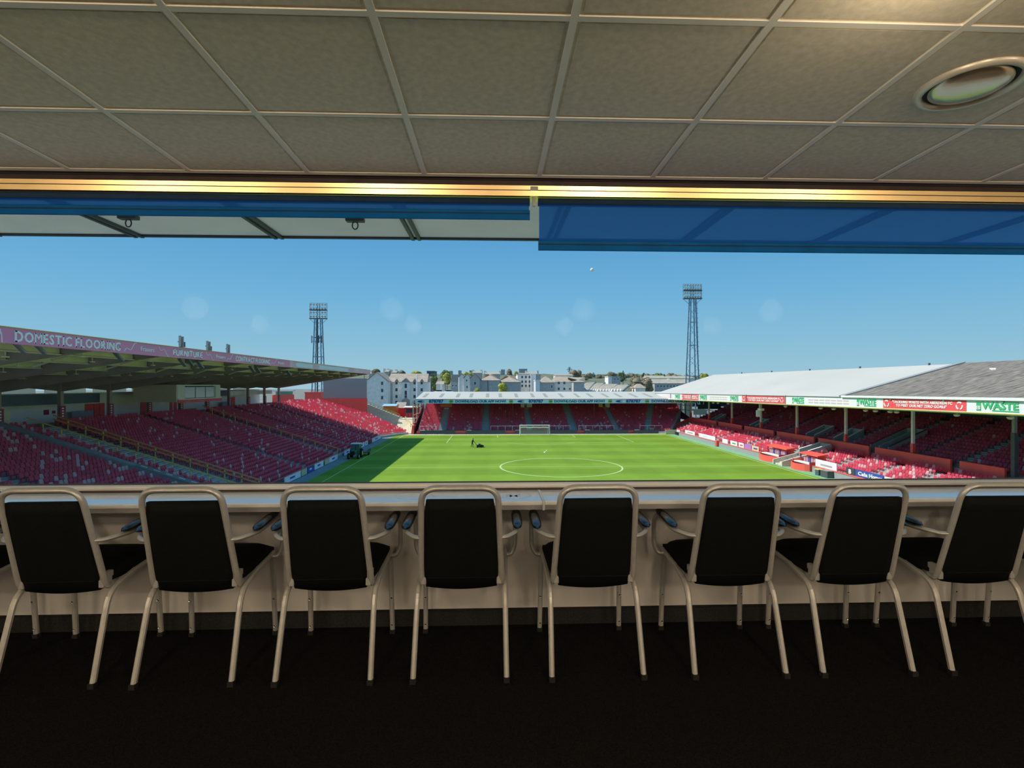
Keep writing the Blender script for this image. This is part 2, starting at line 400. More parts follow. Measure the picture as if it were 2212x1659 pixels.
bx('rail_groove', M_gasket, hr, GX0, GX1, 2.842, 2.93, 2.388, 2.396)

# roller blinds
def blind(x0, x1, zb, label):
    r = thing('roller_blind', label, 'blind', ((x0 + x1) / 2, 2.862, zb))
    mb = MB().tube([(x0, 2.866, 2.338), (x1, 2.866, 2.338)], .0215, 14); mb.build('roller_tube', M_blindtube, r, smooth=True)
    bx('fabric', M_blind, r, x0 + .004, x1 - .004, 2.8505, 2.8515, zb + .045, 2.336)
    MB().sweep([(x0, 2.851, zb + .026), (x1, 2.851, zb + .026)], rsec(.052, .012, .3), up=(0, 0, 1)).build('bottom_bar', M_blindbar, r)
    MB().box(x0, x1, 2.843, 2.8445, zb + .030, zb + .036).build('bar_ridge', M_blindtube, r)
    return r
blind(GX0 + .02, .198, 2.236, 'dark blue roller blind nearly rolled up, stopping short of the other blind')
blind(.244, GX1 - .02, 2.073, 'translucent blue roller blind let down a little below its neighbour')
br = thing('blind_bracket', 'small steel bracket between the two blue roller blinds', 'bracket', (.221, 2.85, 2.31))
MB().box(.213, .229, 2.846, 2.87, 2.312, 2.405).build('plate', M_alu, br, bevel=.002)
MB().box(.200, .242, 2.838, 2.85, 2.385, 2.414).build('flange', M_alu, br, bevel=.002)

# counter in two lengths with a joint strip
def counter(x0, x1, label):
    r = thing('counter', label, 'counter', ((x0 + x1) / 2, 2.86, .707))
    bx('worktop', M_laminate, r, x0, x1, 2.722, 3.014, .729, .750, bevel=.003)
    bx('front_edge', M_lamedge, r, x0, x1, 2.724, 2.742, .707, .729)
    return r
ca = counter(GX0, .2545, 'pale laminate counter with a faint oval logo reflection drawn on it, under the window')
cb = counter(.2665, GX1, 'pale plain laminate counter under the window, past the joint strip')
MB().box(.2545, .2665, 2.719, 3.014, .728, .7525).box(.2545, .2665, 2.717, 2.722, .705, .7525).build('joint_strip', M_white, cb)
def emblem(cx, cy, body):  # mirrored logo on the glossy worktop, its reflection drawn as a thin decal
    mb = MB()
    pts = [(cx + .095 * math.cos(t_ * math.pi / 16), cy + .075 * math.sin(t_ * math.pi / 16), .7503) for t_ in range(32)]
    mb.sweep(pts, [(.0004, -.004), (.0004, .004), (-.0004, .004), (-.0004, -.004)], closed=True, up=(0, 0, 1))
    mb.build('drawn_reflection_oval', M_drawnrefl, ca)
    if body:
        me = text_mesh(body, .11, .004, .0003); me.materials.clear(); me.materials.append(M_drawnrefl)
        o = bpy.data.objects.new('drawn_reflection_letter', me); COL.objects.link(o); o.parent = ca; o.location = Vector((cx, cy, .7503)) - wloc(ca)
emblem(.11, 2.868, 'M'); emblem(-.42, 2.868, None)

# round ceiling lights
def ceiling_light(x, y, lit, label, group=None):
    r = thing('ceiling_light', label, 'light', (x, y, ZC - .03), group)
    z = ZC
    MB().lathe([(.168, z), (.168, z - .012), (.158, z - .020), (.142, z - .016), (.138, z - .004), (.138, z)], (x, y, 0), 40).build('ring', M_ring, r, smooth=True)
    MB().lathe([(.138, z - .003), (.1, z - .002), (.0, z - .002)], (x, y, 0), 32).build('recess', M_dark, r)
    MB().lathe([(.124, z - .006), (.122, z - .012), (.105, z - .022), (.070, z - .030), (.035, z - .033), (0, z - .034)], (x, y, 0), 40).build('reflector_bowl', M_satin, r, smooth=True)
ceiling_light(1.743, 1.88, False, 'round chrome ceiling light with a cream ring, set in a ceiling tile')
# more of the same round ceiling lights are on behind the camera, on the same tile grid, out of the picture
for k_, (lx, ly) in enumerate(((1.143, 1.28), (-3.657, -.52), (-1.257, -.52), (1.143, -.52), (3.543, -.52), (-3.657, -2.32), (-1.257, -2.32), (1.143, -2.32), (3.543, -2.32))):
    nm = 'ceiling_lamp_%d_offscreen' % (k_ + 1)
    d = bpy.data.lights.new(nm, 'POINT'); d.energy = 4.0 if k_ == 0 else 36.0; d.color = (1.0, .80, .55); d.shadow_soft_size = .14
    o = bpy.data.objects.new(nm, d); COL.objects.link(o); o.location = (lx, ly, ZC - .16)

# armchairs
def make_chair():
    r = thing('armchair', 'black padded armchair with silver metal frame, drawn up to the counter', 'chair', (0, 0, 0), 'armchairs along the counter')
    B = lambda mb, n, m, p=None, **k: mb.build(n, m, p or r, local=True, **k)
    # back loop: tall inverted U leaning back
    def bp(x, t): return Vector((x, .118 - .138 * t, .40 + .485 * t))     # t 0 bottom .. 1 top
    loop = [Vector((-.176, .20, .417)), bp(-.192, .0) + Vector((0, .0, .0)), bp(-.188, .2), bp(-.172, 1.0), bp(.172, 1.0), bp(.188, .2), bp(.192, .0), Vector((.176, .20, .417))]
    path = arc(loop[:3], .04)[:-1] + arc(loop[2:6], .075, 7) + arc(loop[5:], .04)[1:]
    B(MB().sweep(path, rsec(.028, .030, .42)), 'back_frame', M_alu, smooth=True)
    # back pad, slightly bowed, leaving a slot under the top rail
    mb = MB(); nu, nv = 10, 8; vs = []; fs = []
    for side in (0, 1):
        for j in range(nv + 1):
            t = -.015 + (.885 + .015) * j / nv
            for i in range(nu + 1):
                s_ = -1 + 2 * i / nu
                hw = .176 - .018 * t
                cr = 1 - .05 * max(0, (abs(j / nv - .5) * 2) ** 8)
                p = bp(s_ * hw * cr, t); edge = (1 - abs(s_) ** 6) * (1 - abs(2 * j / nv - 1) ** 8)
                if j == 0: p.z -= .014 * (1 - s_ * s_)
                if side == 0: p += Vector((0, -.006 - .007 * edge, 0))
                else: p += Vector((0, .018 + .034 * edge, 0))
                vs.append(p)
    m_ = (nu + 1) * (nv + 1)
    for j in range(nv):
        for i in range(nu):
            a = j * (nu + 1) + i; q = (a, a + 1, a + nu + 2, a + nu + 1); fs.append(q); fs.append(tuple(m_ + k for k in q[::-1]))
    rim = [i for i in range(nu + 1)] + [j * (nu + 1) + nu for j in range(1, nv + 1)] + [nv * (nu + 1) + i for i in range(nu - 1, -1, -1)] + [j * (nu + 1) for j in range(nv - 1, 0, -1)]
    for k in range(len(rim)): a, b_ = rim[k], rim[(k + 1) % len(rim)]; fs.append((b_, a, m_ + a, m_ + b_))
    bk = B(mb.add(vs, fs), 'backrest', M_fabric, smooth=True)
    B(MB().sweep([bp(-.160, .08) + Vector((0, -.0125, 0)), bp(.160, .08) + Vector((0, -.0125, 0))], rsec(.006, .006)), 'seam', M_fabric, bk)
    # seat cushion
    mb = MB(); vs = []; fs = []; nu = 12; nv = 10
    for side in (0, 1):
        for j in range(nv + 1):
            y = .150 + .370 * j / nv
            for i in range(nu + 1):
                s_ = -1 + 2 * i / nu; hw = .196 + .012 * j / nv
                edge = (1 - abs(s_) ** 6) * (1 - abs(2 * j / nv - 1) ** 8)
                zc = .425 + .02 * j / nv
                vs.append((s_ * hw * (1 - .04 * abs(2 * j / nv - 1) ** 10), y, zc + (.018 + .046 * edge if side else -.002 - .018 * edge)))
    m_ = (nu + 1) * (nv + 1)
    for j in range(nv):
        for i in range(nu):
            a = j * (nu + 1) + i; q = (a, a + 1, a + nu + 2, a + nu + 1); fs.append(q[::-1]); fs.append(tuple(m_ + k for k in q))
    rim = [i for i in range(nu + 1)] + [j * (nu + 1) + nu for j in range(1, nv + 1)] + [nv * (nu + 1) + i for i in range(nu - 1, -1, -1)] + [j * (nu + 1) for j in range(nv - 1, 0, -1)]
    for k in range(len(rim)): a, b_ = rim[k], rim[(k + 1) % len(rim)]; fs.append((a, b_, m_ + b_, m_ + a))
    B(mb.add(vs, fs), 'seat', M_fabric, smooth=True)
    B(MB().box(-.15, .15, .17, .47, .398, .412), 'seat_pan', M_rubber)
    for s_ in (-1, 1):
        # rear leg rises from a splayed foot and bends forward into the side rail
        leg = B(MB().sweep(arc([(s_ * .212, .0, .012), (s_ * .206, .112, .385), (s_ * .207, .30, .425)], .07, 6), rsec(.024, .024, .25), up=(1, 0, 0)), 'leg', M_alu)
        B(MB().box(s_ * .212 - .0135, s_ * .212 + .0135, -.016, .012, 0, .022), 'foot_cap', M_rubber, leg)
        B(MB().sweep([(s_ * .207, .29, .423), (s_ * .212, .485, .446)], rsec(.022, .022, .25), up=(1, 0, 0)), 'seat_rail', M_alu)
        leg = B(MB().sweep([(s_ * .219, .492, .012), (s_ * .214, .462, .442)], rsec(.024, .024, .25), up=(1, 0, 0)), 'leg', M_alu)
        B(MB().box(s_ * .219 - .0135, s_ * .219 + .0135, .479, .506, 0, .022), 'foot_cap', M_rubber, leg)
        for zz in (.05, .20):
            yy = .492 - .03 * zz / .43 - .0125
            B(MB().lathe([(.005, -.003), (.005, .0), (0, 0)], (s_ * .218, yy, zz), 10, axis='y'), 'bolt', M_chrome, leg)
        # arm: leaves the back post, sweeps out under the pad, drops at the front to the side rail
        A = [bp(s_ * .180, .50), Vector((s_ * .212, .062, .640)), Vector((s_ * .258, .110, .648)), Vector((s_ * .266, .20, .646)), Vector((s_ * .268, .40, .664)), Vector((s_ * .268, .462, .60)), Vector((s_ * .266, .462, .475)), Vector((s_ * .245, .455, .432)), Vector((s_ * .213, .440, .438))]
        arm = B(MB().sweep(arc(A, .04, 5), rsec(.020, .024, .42), up=(0, 0, 1) if False else None), 'arm_frame', M_alu, smooth=True)
        pts = []; n = 10
        mb = MB(); rings = []
        for k in range(n + 1):
            t_ = k / n; e = math.sqrt(max(.02, 1 - abs(2 * t_ - 1) ** 4)); y = .105 + .285 * t_
            ring = [Vector((s_ * .267 + .026 * e * math.cos(q * math.pi / 6), y, .668 + .016 * e * math.sin(q * math.pi / 6) + .020 * t_)) for q in range(12)]
            rings += ring
        fs = [(k * 12 + q, k * 12 + (q + 1) % 12, (k + 1) * 12 + (q + 1) % 12, (k + 1) * 12 + q) for k in range(n) for q in range(12)] + [tuple(range(12)), tuple(n * 12 + q for q in range(12))[::-1]]
        B(mb.add(rings, [f[::-1] for f in fs]), 'arm_pad', M_pad, arm, smooth=True)
        B(MB().box(s_ * .178 - .012, s_ * .178 + .012, .10, .17, .405, .47), 'back_bracket', M_alu, bevel=.004)
    return r
chair0 = make_chair()
spots = [(-2.655, 2.43, 0), (-1.995, 2.425, .02), (-1.385, 2.42, .02), (-.765, 2.415, .0), (-.150, 2.415, -.005), (.480, 2.412, .012), (1.140, 2.405, -.01), (1.740, 2.40, -.008), (2.350, 2.395, -.01), (2.985, 2.39, 0)]
ORD = ('first', 'second', 'third', 'fourth', 'fifth', 'sixth', 'seventh', 'eighth', 'ninth', 'tenth', 'eleventh', 'twelfth', 'thirteenth')
for i, (x, y, a) in enumerate(spots):
    o = chair0 if i == 0 else copy_tree(chair0)
    o.location = (x, y, 0); o.rotation_euler = (0, 0, a)
    o['label'] = 'black padded armchair at the counter with the drawn reflection, %s from the joint strip' % ORD[4 - i] if i < 5 else 'black padded armchair at the plain counter, %s from the joint strip' % ORD[i - 5]

# ================================================================== OUTSIDE THE GLASS: CANOPY
cz = 2.65
can = bx('canopy', M_soffit, None, -8, 8, 3.14, 4.72, cz, cz + .12); can['kind'] = 'structure'
bx('front_lip', M_rib, can, -8, 8, 4.70, 4.73, cz - .018, cz + .14)
for k in range(-5, 6):
    xr = -.68 + 1.2 * k
    for dx in (-.028, .028):
        bx('canopy_rib', M_rib, can, xr + dx - .014, xr + dx + .014, 3.15, 4.74, cz - .022, cz)
bx('window_head_wall', M_soffit, can, -8, 8, 3.08, 3.14, 2.47, cz + .12)
for hx in (-2.80, -1.075):
    h = thing('ceiling_hook', 'small dark hook fixed under the canopy outside', 'hook', (hx, 4.18, cz - .12), 'hooks under the canopy')
    MB().box(hx - .07, hx + .07, 4.15, 4.21, cz - .03, cz).build('base_plate', M_rib, h, bevel=.006)
    ring = [(hx + .022 * math.cos(q * math.pi / 8), 4.18, cz - .058 + .03 * math.sin(q * math.pi / 8)) for q in range(16)]
    MB().sweep(ring, rsec(.009, .009), closed=True).build('ring', M_rib, h)
bx('wall_exterior', M_concgrey, None, -30, 50, 3.0, 3.2, -11.05, -.13)['kind'] = 'structure'

# ================================================================== PITCH AND GROUND
ZP = -11.05; PCX = 10.25; PY0, PY1, PYC = 30.0, 130.0, 80.0; PXL, PXR = PCX - 32, PCX + 32.5
bx('ground', M_ground, None, -900, 1000, 3.2, 1500, ZP - .6, ZP - .12)['kind'] = 'structure'
bx('track', M_asph, None, -27, 46, 12, 136, ZP - .12, ZP - .03)['kind'] = 'structure'
bx('track_apron', M_apron, None, 43.0, 45.3, 12, 133, ZP - .03, ZP - .01)['kind'] = 'structure'
bx('path', M_concpale, None, -26, 44, 131.4, 133.6, ZP - .03, ZP - .008)['kind'] = 'structure'
pitch = bx('pitch', M_grass, None, PXL - 2.0, PXR + .6, PY0 - 4, PY1 + 1.5, ZP - .03, ZP); pitch['kind'] = 'structure'
LW = .13
def line(x0, x1, y0, y1): bx('pitch_line', M_line, pitch, x0, x1, y0, y1, ZP, ZP + .006)
for x in (PXL, PXR): line(x - LW / 2, x + LW / 2, PY0, PY1)
for y in (PY0, PYC, PY1): line(PXL, PXR, y - LW / 2, y + LW / 2)
for sgn, gy in ((1, PY0), (-1, PY1)):
    for hw, dp in ((20.15, 16.5), (9.16, 5.5)):
        for s_ in (-1, 1):
            xa = PCX + s_ * hw; line(xa - LW / 2, xa + LW / 2, min(gy, gy + sgn * dp), max(gy, gy + sgn * dp))
        yb = gy + sgn * dp; line(PCX - hw, PCX + hw, yb - LW / 2, yb + LW / 2)
    ys = gy + sgn * 11
    pts = []
    for q in range(25):
        an = math.radians(-53 + 106 * q / 24); pts.append((PCX + 9.15 * math.sin(an), ys + sgn * 9.15 * math.cos(an), ZP + .003))
    MB().sweep(pts, [(.003, -LW / 2), (.003, LW / 2), (-.003, LW / 2), (-.003, -LW / 2)], up=(0, 0, 1)).build('pitch_line', M_line, pitch)
pts = [(PCX + 9.15 * math.cos(q * math.pi / 48), PYC + 9.15 * math.sin(q * math.pi / 48), ZP + .006) for q in range(96)]
MB().sweep(pts, [(.003, -.12), (.003, .12), (-.003, .12), (-.003, -.12)], closed=True, up=(0, 0, 1)).build('centre_circle', M_line, pitch)

# far goal
gl = thing('goal', 'white football goal with drooping net on the far goal line', 'goal', (PCX, PY1, ZP))
for s_ in (-1, 1):
    MB().tube([(PCX + s_ * 3.66, PY1, ZP), (PCX + s_ * 3.66, PY1, ZP + 2.5)], .10, 10).build('post', M_white, gl)
    MB().tube(arc([(PCX + s_ * 3.66, PY1, ZP + 2.44), (PCX + s_ * 3.5, PY1 + .9, ZP + 2.35), (PCX + s_ * 3.4, PY1 + 1.8, ZP)], .3), .045, 6).build('net_support', M_white, gl)
MB().tube([(PCX - 3.72, PY1, ZP + 2.44), (PCX + 3.72, PY1, ZP + 2.44)], .10, 10).build('crossbar', M_white, gl)
mb = MB(); nxg = 12; vs = []
for j, (yy, zz) in enumerate(((0, 2.40), (.9, 1.9), (1.5, 1.55), (1.8, .9), (2.0, .02))):
    for i in range(nxg + 1):
        sg = .18 * math.sin(i / nxg * math.pi * 4) * (1 if 0 < j < 4 else 0)
        vs.append((PCX - 3.6 + 7.2 * i / nxg, PY1 + yy, ZP + zz + sg))
fs = [(j * (nxg + 1) + i, j * (nxg + 1) + i + 1, (j + 1) * (nxg + 1) + i + 1, (j + 1) * (nxg + 1) + i) for j in range(4) for i in range(nxg)]
mb.add(vs, fs).build('net', M_net, gl)
pts = [(PCX - 3.55 + 7.1 * i / 16, PY1 + 1.2, ZP + 1.72 + .12 * abs(math.sin(i / 16 * math.pi * 3))) for i in range(17)]
MB().tube(pts, .09, 6).build('gathered_net', M_white, gl)

# ================================================================== SEATS
SEATS = []                                           # (x, y, z, yaw, colour, stand)
def seat_mb():
    """moulded tip-up seat facing +x: dished back shell with rolled top lip, folded pan, bracket"""
    mb = MB(); vs = []
    for z, hw, dx in ((.38, .205, 0), (.58, .215, -.012), (.74, .205, -.030), (.80, .165, -.042), (.785, .165, -.070)):
        for y, c in ((-1, .045), (-.45, .006), (.45, .006), (1, .045)): vs.append((-.19 + dx + (c if z != .785 else c * .4), y * hw, z))
    mb.add(vs, [(r * 4 + k, r * 4 + k + 1, r * 4 + k + 5, r * 4 + k + 4) for r in range(4) for k in range(3)])
    vs = []
    for z, hw, x in ((.34, .19, -.085), (.40, .20, -.050), (.66, .19, -.105), (.69, .17, -.135)):
        for y, c in ((-1, -.03), (0, 0), (1, -.03)): vs.append((x + c, y * hw, z))
    mb.add(vs, [(r * 3 + k, r * 3 + k + 1, r * 3 + k + 4, r * 3 + k + 3) for r in range(3) for k in range(2)])
    mb.add([(-.19, -.03, 0), (-.12, -.03, 0), (-.12, .03, 0), (-.19, .03, 0), (-.19, -.03, .42), (-.12, -.03, .42), (-.12, .03, .42), (-.19, .03, .42)],
           [(0, 1, 5, 4), (1, 2, 6, 5), (2, 3, 7, 6), (3, 0, 4, 7)])
    return mb
SB = seat_mb()
SBV = np.array(SB.v, dtype=np.float64); SBF = SB.f
def pick(pale, deep=.18):
    q = R.random(); return 2 if q < pale else (1 if q < pale + deep else 0)
def seats_mesh(name, rows, parent):
    n = len(rows); A = np.array([r[:4] for r in rows]); nv = len(SBV)
    c, s_ = np.cos(A[:, 3])[:, None], np.sin(A[:, 3])[:, None]
    V = np.empty((n, nv, 3)); V[:, :, 0] = A[:, 0:1] + c * SBV[:, 0] - s_ * SBV[:, 1]
    V[:, :, 1] = A[:, 1:2] + s_ * SBV[:, 0] + c * SBV[:, 1]; V[:, :, 2] = A[:, 2:3] + SBV[:, 2]
    V = V.reshape(-1, 3) - np.array(wloc(parent) if parent else (0, 0, 0))
    lens = np.array([len(f) for f in SBF]); flat = np.concatenate([np.array(f) for f in SBF])
    LI = (np.arange(n)[:, None] * nv + flat[None, :]).ravel()
    LT = np.tile(lens, n); LS = np.concatenate(([0], np.cumsum(LT)[:-1]))
    me = bpy.data.meshes.new(name); me.vertices.add(len(V)); me.vertices.foreach_set('co', V.ravel())
    me.loops.add(len(LI)); me.loops.foreach_set('vertex_index', LI.astype(np.int32))
    me.polygons.add(len(LT)); me.polygons.foreach_set('loop_start', LS.astype(np.int32))
    me.polygons.foreach_set('loop_total', LT.astype(np.int32))
    for m in (M_red, M_red2, M_redpale): me.materials.append(m)
    me.polygons.foreach_set('material_index', np.repeat(np.array([r[4] for r in rows]), len(SBF)).astype(np.int32))
    me.update(calc_edges=True); me.validate()
    o = bpy.data.objects.new(name, me); COL.objects.link(o); o.parent = parent; o['kind'] = 'stuff'
    return o

# ------------------------------------------------------------------ LEFT STAND
LX0, LZ0, LDX, LDZ, LN = -26.6, -10.6, .8, .26, 29
Y0L, Y1L = 22.0, 125.0
left = thing('grandstand', 'red-seated grandstand with a magenta fascia and deep cantilever roof', 'grandstand', (-40, 75, ZP))
prof = [(LX0 + .45, ZP)]
for i in range(LN):
    xf = LX0 - LDX * i + .45; z = LZ0 + LDZ * i
    prof += [(xf, z), (xf - LDX, z)]
prof += [(LX0 - LDX * LN - 8, LZ0 + LDZ * (LN - 1)), (LX0 - LDX * LN - 8, ZP)]
MB().prism([(x, Y0L, z) for x, z in prof], (0, Y1L - Y0L, 0)).build('terrace', M_concgrey, left)
LAISLES = [(44.0, 1.3), (55.0, 1.2), (59.6, 3.4), (76.2, 1.2), (90.9, 1.9), (102.0, 1.2), (116.2, 1.2)]
XB = LX0 - LDX * LN - 1.2                             # back wall line of the stand
for i in range(LN):
    x = LX0 - LDX * i; z = LZ0 + LDZ * i
    y = Y0L + 1
    while y < Y1L - .3:
        if not any(abs(y - a) < w_ / 2 + .15 for a, w_ in LAISLES):
            near = y < 61
            pale = .20 if near else (.035 if y < 96 else (.13 if 104 < y else .05))
            if near and i > 20: pale = .35 if y > 50 else .22
            if 62 < y < 76 and i < 9: pale = .08
            SEATS.append((x, y, z, R.uniform(-.03, .03), pick(pale, .15), 'left'))
        y += .50
# steps in the aisles: half-height blocks
for a, w_ in LAISLES:
    mb = MB()
    for i in range(1, LN):
        xf = LX0 - LDX * i + .45; z = LZ0 + LDZ * i
        mb.box(xf, xf + .36, a - w_ / 2 + .1, a + w_ / 2 - .1, z - LDZ, z - LDZ / 2)
    mb.build('aisle_steps', M_conc if a in (59.6, 90.9) else M_concgrey, left)
# rear concourse wall, posts, bulkhead, doors
zt = LZ0 + LDZ * (LN - 1)
XW = -54.5
bx('rear_wall', M_clad, left, XW - .3, XW, 25, Y1L + 1, zt, .30)
for k in range(13):                                   # glazed strip above the wall, between the posts
    yy = 27 + 7.85 * k
    if yy + 7 < 126: bx('rear_glazing', M_bright, left, XW - .25, XW - .15, yy + .5, yy + 7.0, .32, 1.0)
bx('rear_head', M_rafter, left, XW - .3, XW, 25, Y1L + 1, 1.0, 2.2)
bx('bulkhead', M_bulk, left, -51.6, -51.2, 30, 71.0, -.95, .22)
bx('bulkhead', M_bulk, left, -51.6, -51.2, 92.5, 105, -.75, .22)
bx('bulkhead', M_clad, left, -51.6, -51.2, 105, 125, -.75, .10)
def door(y0, y1, m=M_redshed, h=2.1, x=XW + .02):
    d = MB().box(x, x + .06, y0, y1, zt, zt + h).build('door', m, left)
    MB().box(x + .06, x + .09, y1 - .25, y1 - .18, zt + .9, zt + 1.1).build('handle', M_steel, d)
def ys(u, x): return Yat(u, x)
for u0, u1 in ((183, 201), (202, 213), (214, 225), (303, 318), (366, 372), (375, 381), (500, 507), (588, 593)):
    door(ys(u0, XW), ys(u1, XW))
for u0, u1, mm in ((140, 187, M_steel), (470, 492, M_steel)):
    bx('hoarding', M_concgrey, left, XW + .8, XW + .9, ys(u0, XW), ys(u1, XW), zt, zt + 1.25)
bx('side_panel', M_beige, left, -51.4, -51.2, 40, ys(22, -51.2), zt - .5, zt + 1.9)
bx('notice', M_maroon, left, XW + .02, XW + .05, ys(94, XW), ys(105, XW), zt + 1.0, zt + 1.6)
bx('notice', M_maroon, left, XW + .02, XW + .05, ys(112, XW), ys(119, XW), zt + 1.1, zt + 1.45)
POSTS = [39.9 + 7.85 * k for k in range(12)]
for k, y in enumerate(POSTS):
    bx('roof_post', M_rafter, left, -50.4, -50.0, y - .22, y + .22, zt, 1.6)
    sg = bx('section_sign', M_maroon, left, -49.99, -49.93, y - .42, y + .42, zt + .15, zt + 2.2)
    for q in range(5): bx('sign_mark', M_white, sg, -49.93, -49.92, y - .14, y + .14, zt + 1.85 - .3 * q, zt + 2.0 - .3 * q)
# roof: sheet, rafters, purlins, struts, lamps, fascia
RXF, RZF, RXB, RZB = -28.9, 4.45, -56.0, 1.75
def rz(x): return RZF + (RZB - RZF) * (RXF - x) / (RXF - RXB)
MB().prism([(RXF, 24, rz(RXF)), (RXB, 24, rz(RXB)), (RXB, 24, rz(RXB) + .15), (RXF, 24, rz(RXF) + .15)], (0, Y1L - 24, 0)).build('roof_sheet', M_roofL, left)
for y in POSTS + [Y1L - .4]:
    pr = [(-29.3, rz(-29.3) - .03), (-29.3, rz(-29.3) - .55), (-50.2, rz(-50.2) - 1.75), (-54.4, rz(-54.4) - .9), (-54.4, rz(-54.4) - .03)]
    rf = MB().prism([(x, y - .06, z) for x, z in pr], (0, .12, 0)).build('rafter', M_rafter, left)
    MB().beam((-29.3, y, rz(-29.3) - .57), (-50.2, y, rz(-50.2) - 1.77), .34, .05).build('flange', M_rafter, rf)
for x in (-31.6, -35.4, -39.4, -43.4, -47.4, -51.5):
    for k in range(-1, 12):
        ya = 39.9 + 7.85 * k + .15; yb = min(ya + 7.55, Y1L - .5)
        if ya > Y1L - 1: continue
        MB().box(x - .09, x + .09, ya, yb, rz(x) - .62, rz(x) - .02).box(x - .24, x + .24, ya, yb, rz(x) - .68, rz(x) - .62).build('purlin', M_purlin, left)
for k in range(-1, 11):
    y = 39.9 + 7.85 * k
    MB().beam((-33.5, y + 3.9, rz(-33.5) - .1), (-36.8, y + 3.9, rz(-36.8) - .9), .12).build('strut', M_purlin, left)
lampm = None
for k in range(-1, 11):
    for dy, xx in ((1.2, -31), (3.2, -37.5), (5.2, -33.2), (6.5, -41.5), (2.2, -45.5)):
        y = 40 + 7.85 * k + dy; z = rz(xx) - .75
        if lampm is None:
            lampm = MB().box(-.10, .10, -.2, .2, -.07, .02).box(-.03, .03, -.03, .03, .03, .75).build('roof_lamp', M_cream, left, local=True); o = lampm
        else:
            o = lampm.copy(); COL.objects.link(o)
        o.location = Vector((xx, y, z)) - wloc(left)
for k, (uu, vv) in enumerate(((29, 749), (75, 752), (248, 770), (388, 783), (404, 782), (426, 787), (540, 797), (553, 799), (620, 806))):
    y = Yat(uu, -30.2); z = CZ + (HZ - vv) / F * (y * cs - 30.2 * sn)
    MB().beam((-30.2, y - .05, z + .35), (-29.9, y + .45, z - .35), .55, .12).build('floodlight', M_steel, left)
# fascia with its lettering
ZF0, ZF1 = 3.78, 4.74
fa = MB().box(-28.85, -28.65, 24, 76, ZF0, ZF1).build('fascia', M_fascL, left)
bx('fascia', M_fascL2, left, -28.85, -28.65, 76, Y1L, ZF0 + .02, ZF1)
bx('roof_edge_trim', M_yellow, left, -29.0, -28.6, 24, Y1L, ZF1, ZF1 + .05)
FX = -28.63; zc = (ZF0 + ZF1) / 2
for body, u0, u1, hh in (('DOMESTIC FLOORING', 32, 260, .66), ('FURNITURE', 374, 437, .60), ('CONTRACT FLOORING', 509, 583, .60)):
    ya, yb = Yat(u0, FX), Yat(u1, FX)
    serif_text('fascia_lettering', body, hh, M_fascLtext, left, (FX, (ya + yb) / 2, zc), '+x', yb - ya)
for u0, u1 in ((304, 333), (467, 487), (601, 614)):
    ya, yb = Yat(u0, FX), Yat(u1, FX)
    text('fascia_lettering', 'Frasers', .52, M_fascLtext, left, (FX, (ya + yb) / 2, zc), '+x', yb - ya)
def squiggle(u0, u1, fl):
    ya, yb = Yat(u0, FX), Yat(u1, FX); pts = []
    for q in range(15):
        t_ = q / 14; pts.append((FX, ya + (yb - ya) * t_, zc + fl * (.34 * (2 * t_ - 1) + .16 * math.sin(t_ * 9))))
    MB().sweep(pts, [(.02, -.02), (.02, .02), (-.02, .02), (-.02, -.02)]).build('fascia_swirl', M_fascLtext, left)
for a in ((268, 295, 1), (343, 365, -1), (445, 462, -1), (490, 504, 1), (585, 599, 1), (0, 5, -1)): squiggle(*a)
for u0, u1 in ((640, 676), (690, 752)):
    ya, yb = Yat(u0, FX), Yat(u1, FX); bx('fascia_panel', M_fascR, left, -28.65, -28.64, ya, yb, ZF0 + .2, ZF1 - .2)
# hospitality box under the roof
bxr = thing('commentary_box', 'white and beige glazed box hanging at the back of the grandstand', 'commentary box', (-48, 83, -.9))
YA, YB = 77.4, 89.6
MB().box(-51.2, -45.2, YA, YA + .25, -1.15, 1.35).build('end_wall', M_beige, bxr)
MB().box(-51.2, -45.2, YA + .25, YB, 1.15, 1.35).box(-51.2, -45.0, YA + .25, YB + .4, -.85, -.68).box(-51.2, -45.2, YB - .25, YB, -.68, 1.15).build('body', M_clad, bxr)
bx('wall_panel', M_clad, bxr, -45.3, -45.15, YA + .25, YA + 2.1, -.68, 1.15)
bx('wall_panel', M_clad, bxr, -45.3, -45.15, YB - 1.9, YB, -.68, 1.15)
for k in range(3):
    ya = YA + 2.1 + k * 2.8; bx('window', M_paneblue, bxr, -45.28, -45.2, ya + .05, ya + 2.72, -.62, 1.0)
    bx('mullion', M_steel, bxr, -45.25, -45.15, ya + 2.72, ya + 2.85, -.68, 1.1)
sg = bx('sign_strip', M_redshed, bxr, -45.12, -45.02, YA + .2, YB + .3, -1.28, -.85)
for q in (1.8, 5.5, 9.3): bx('sign_mark', M_redpale, sg, -45.02, -45.01, YA + q, YA + q + 1.4, -1.14, -.98)
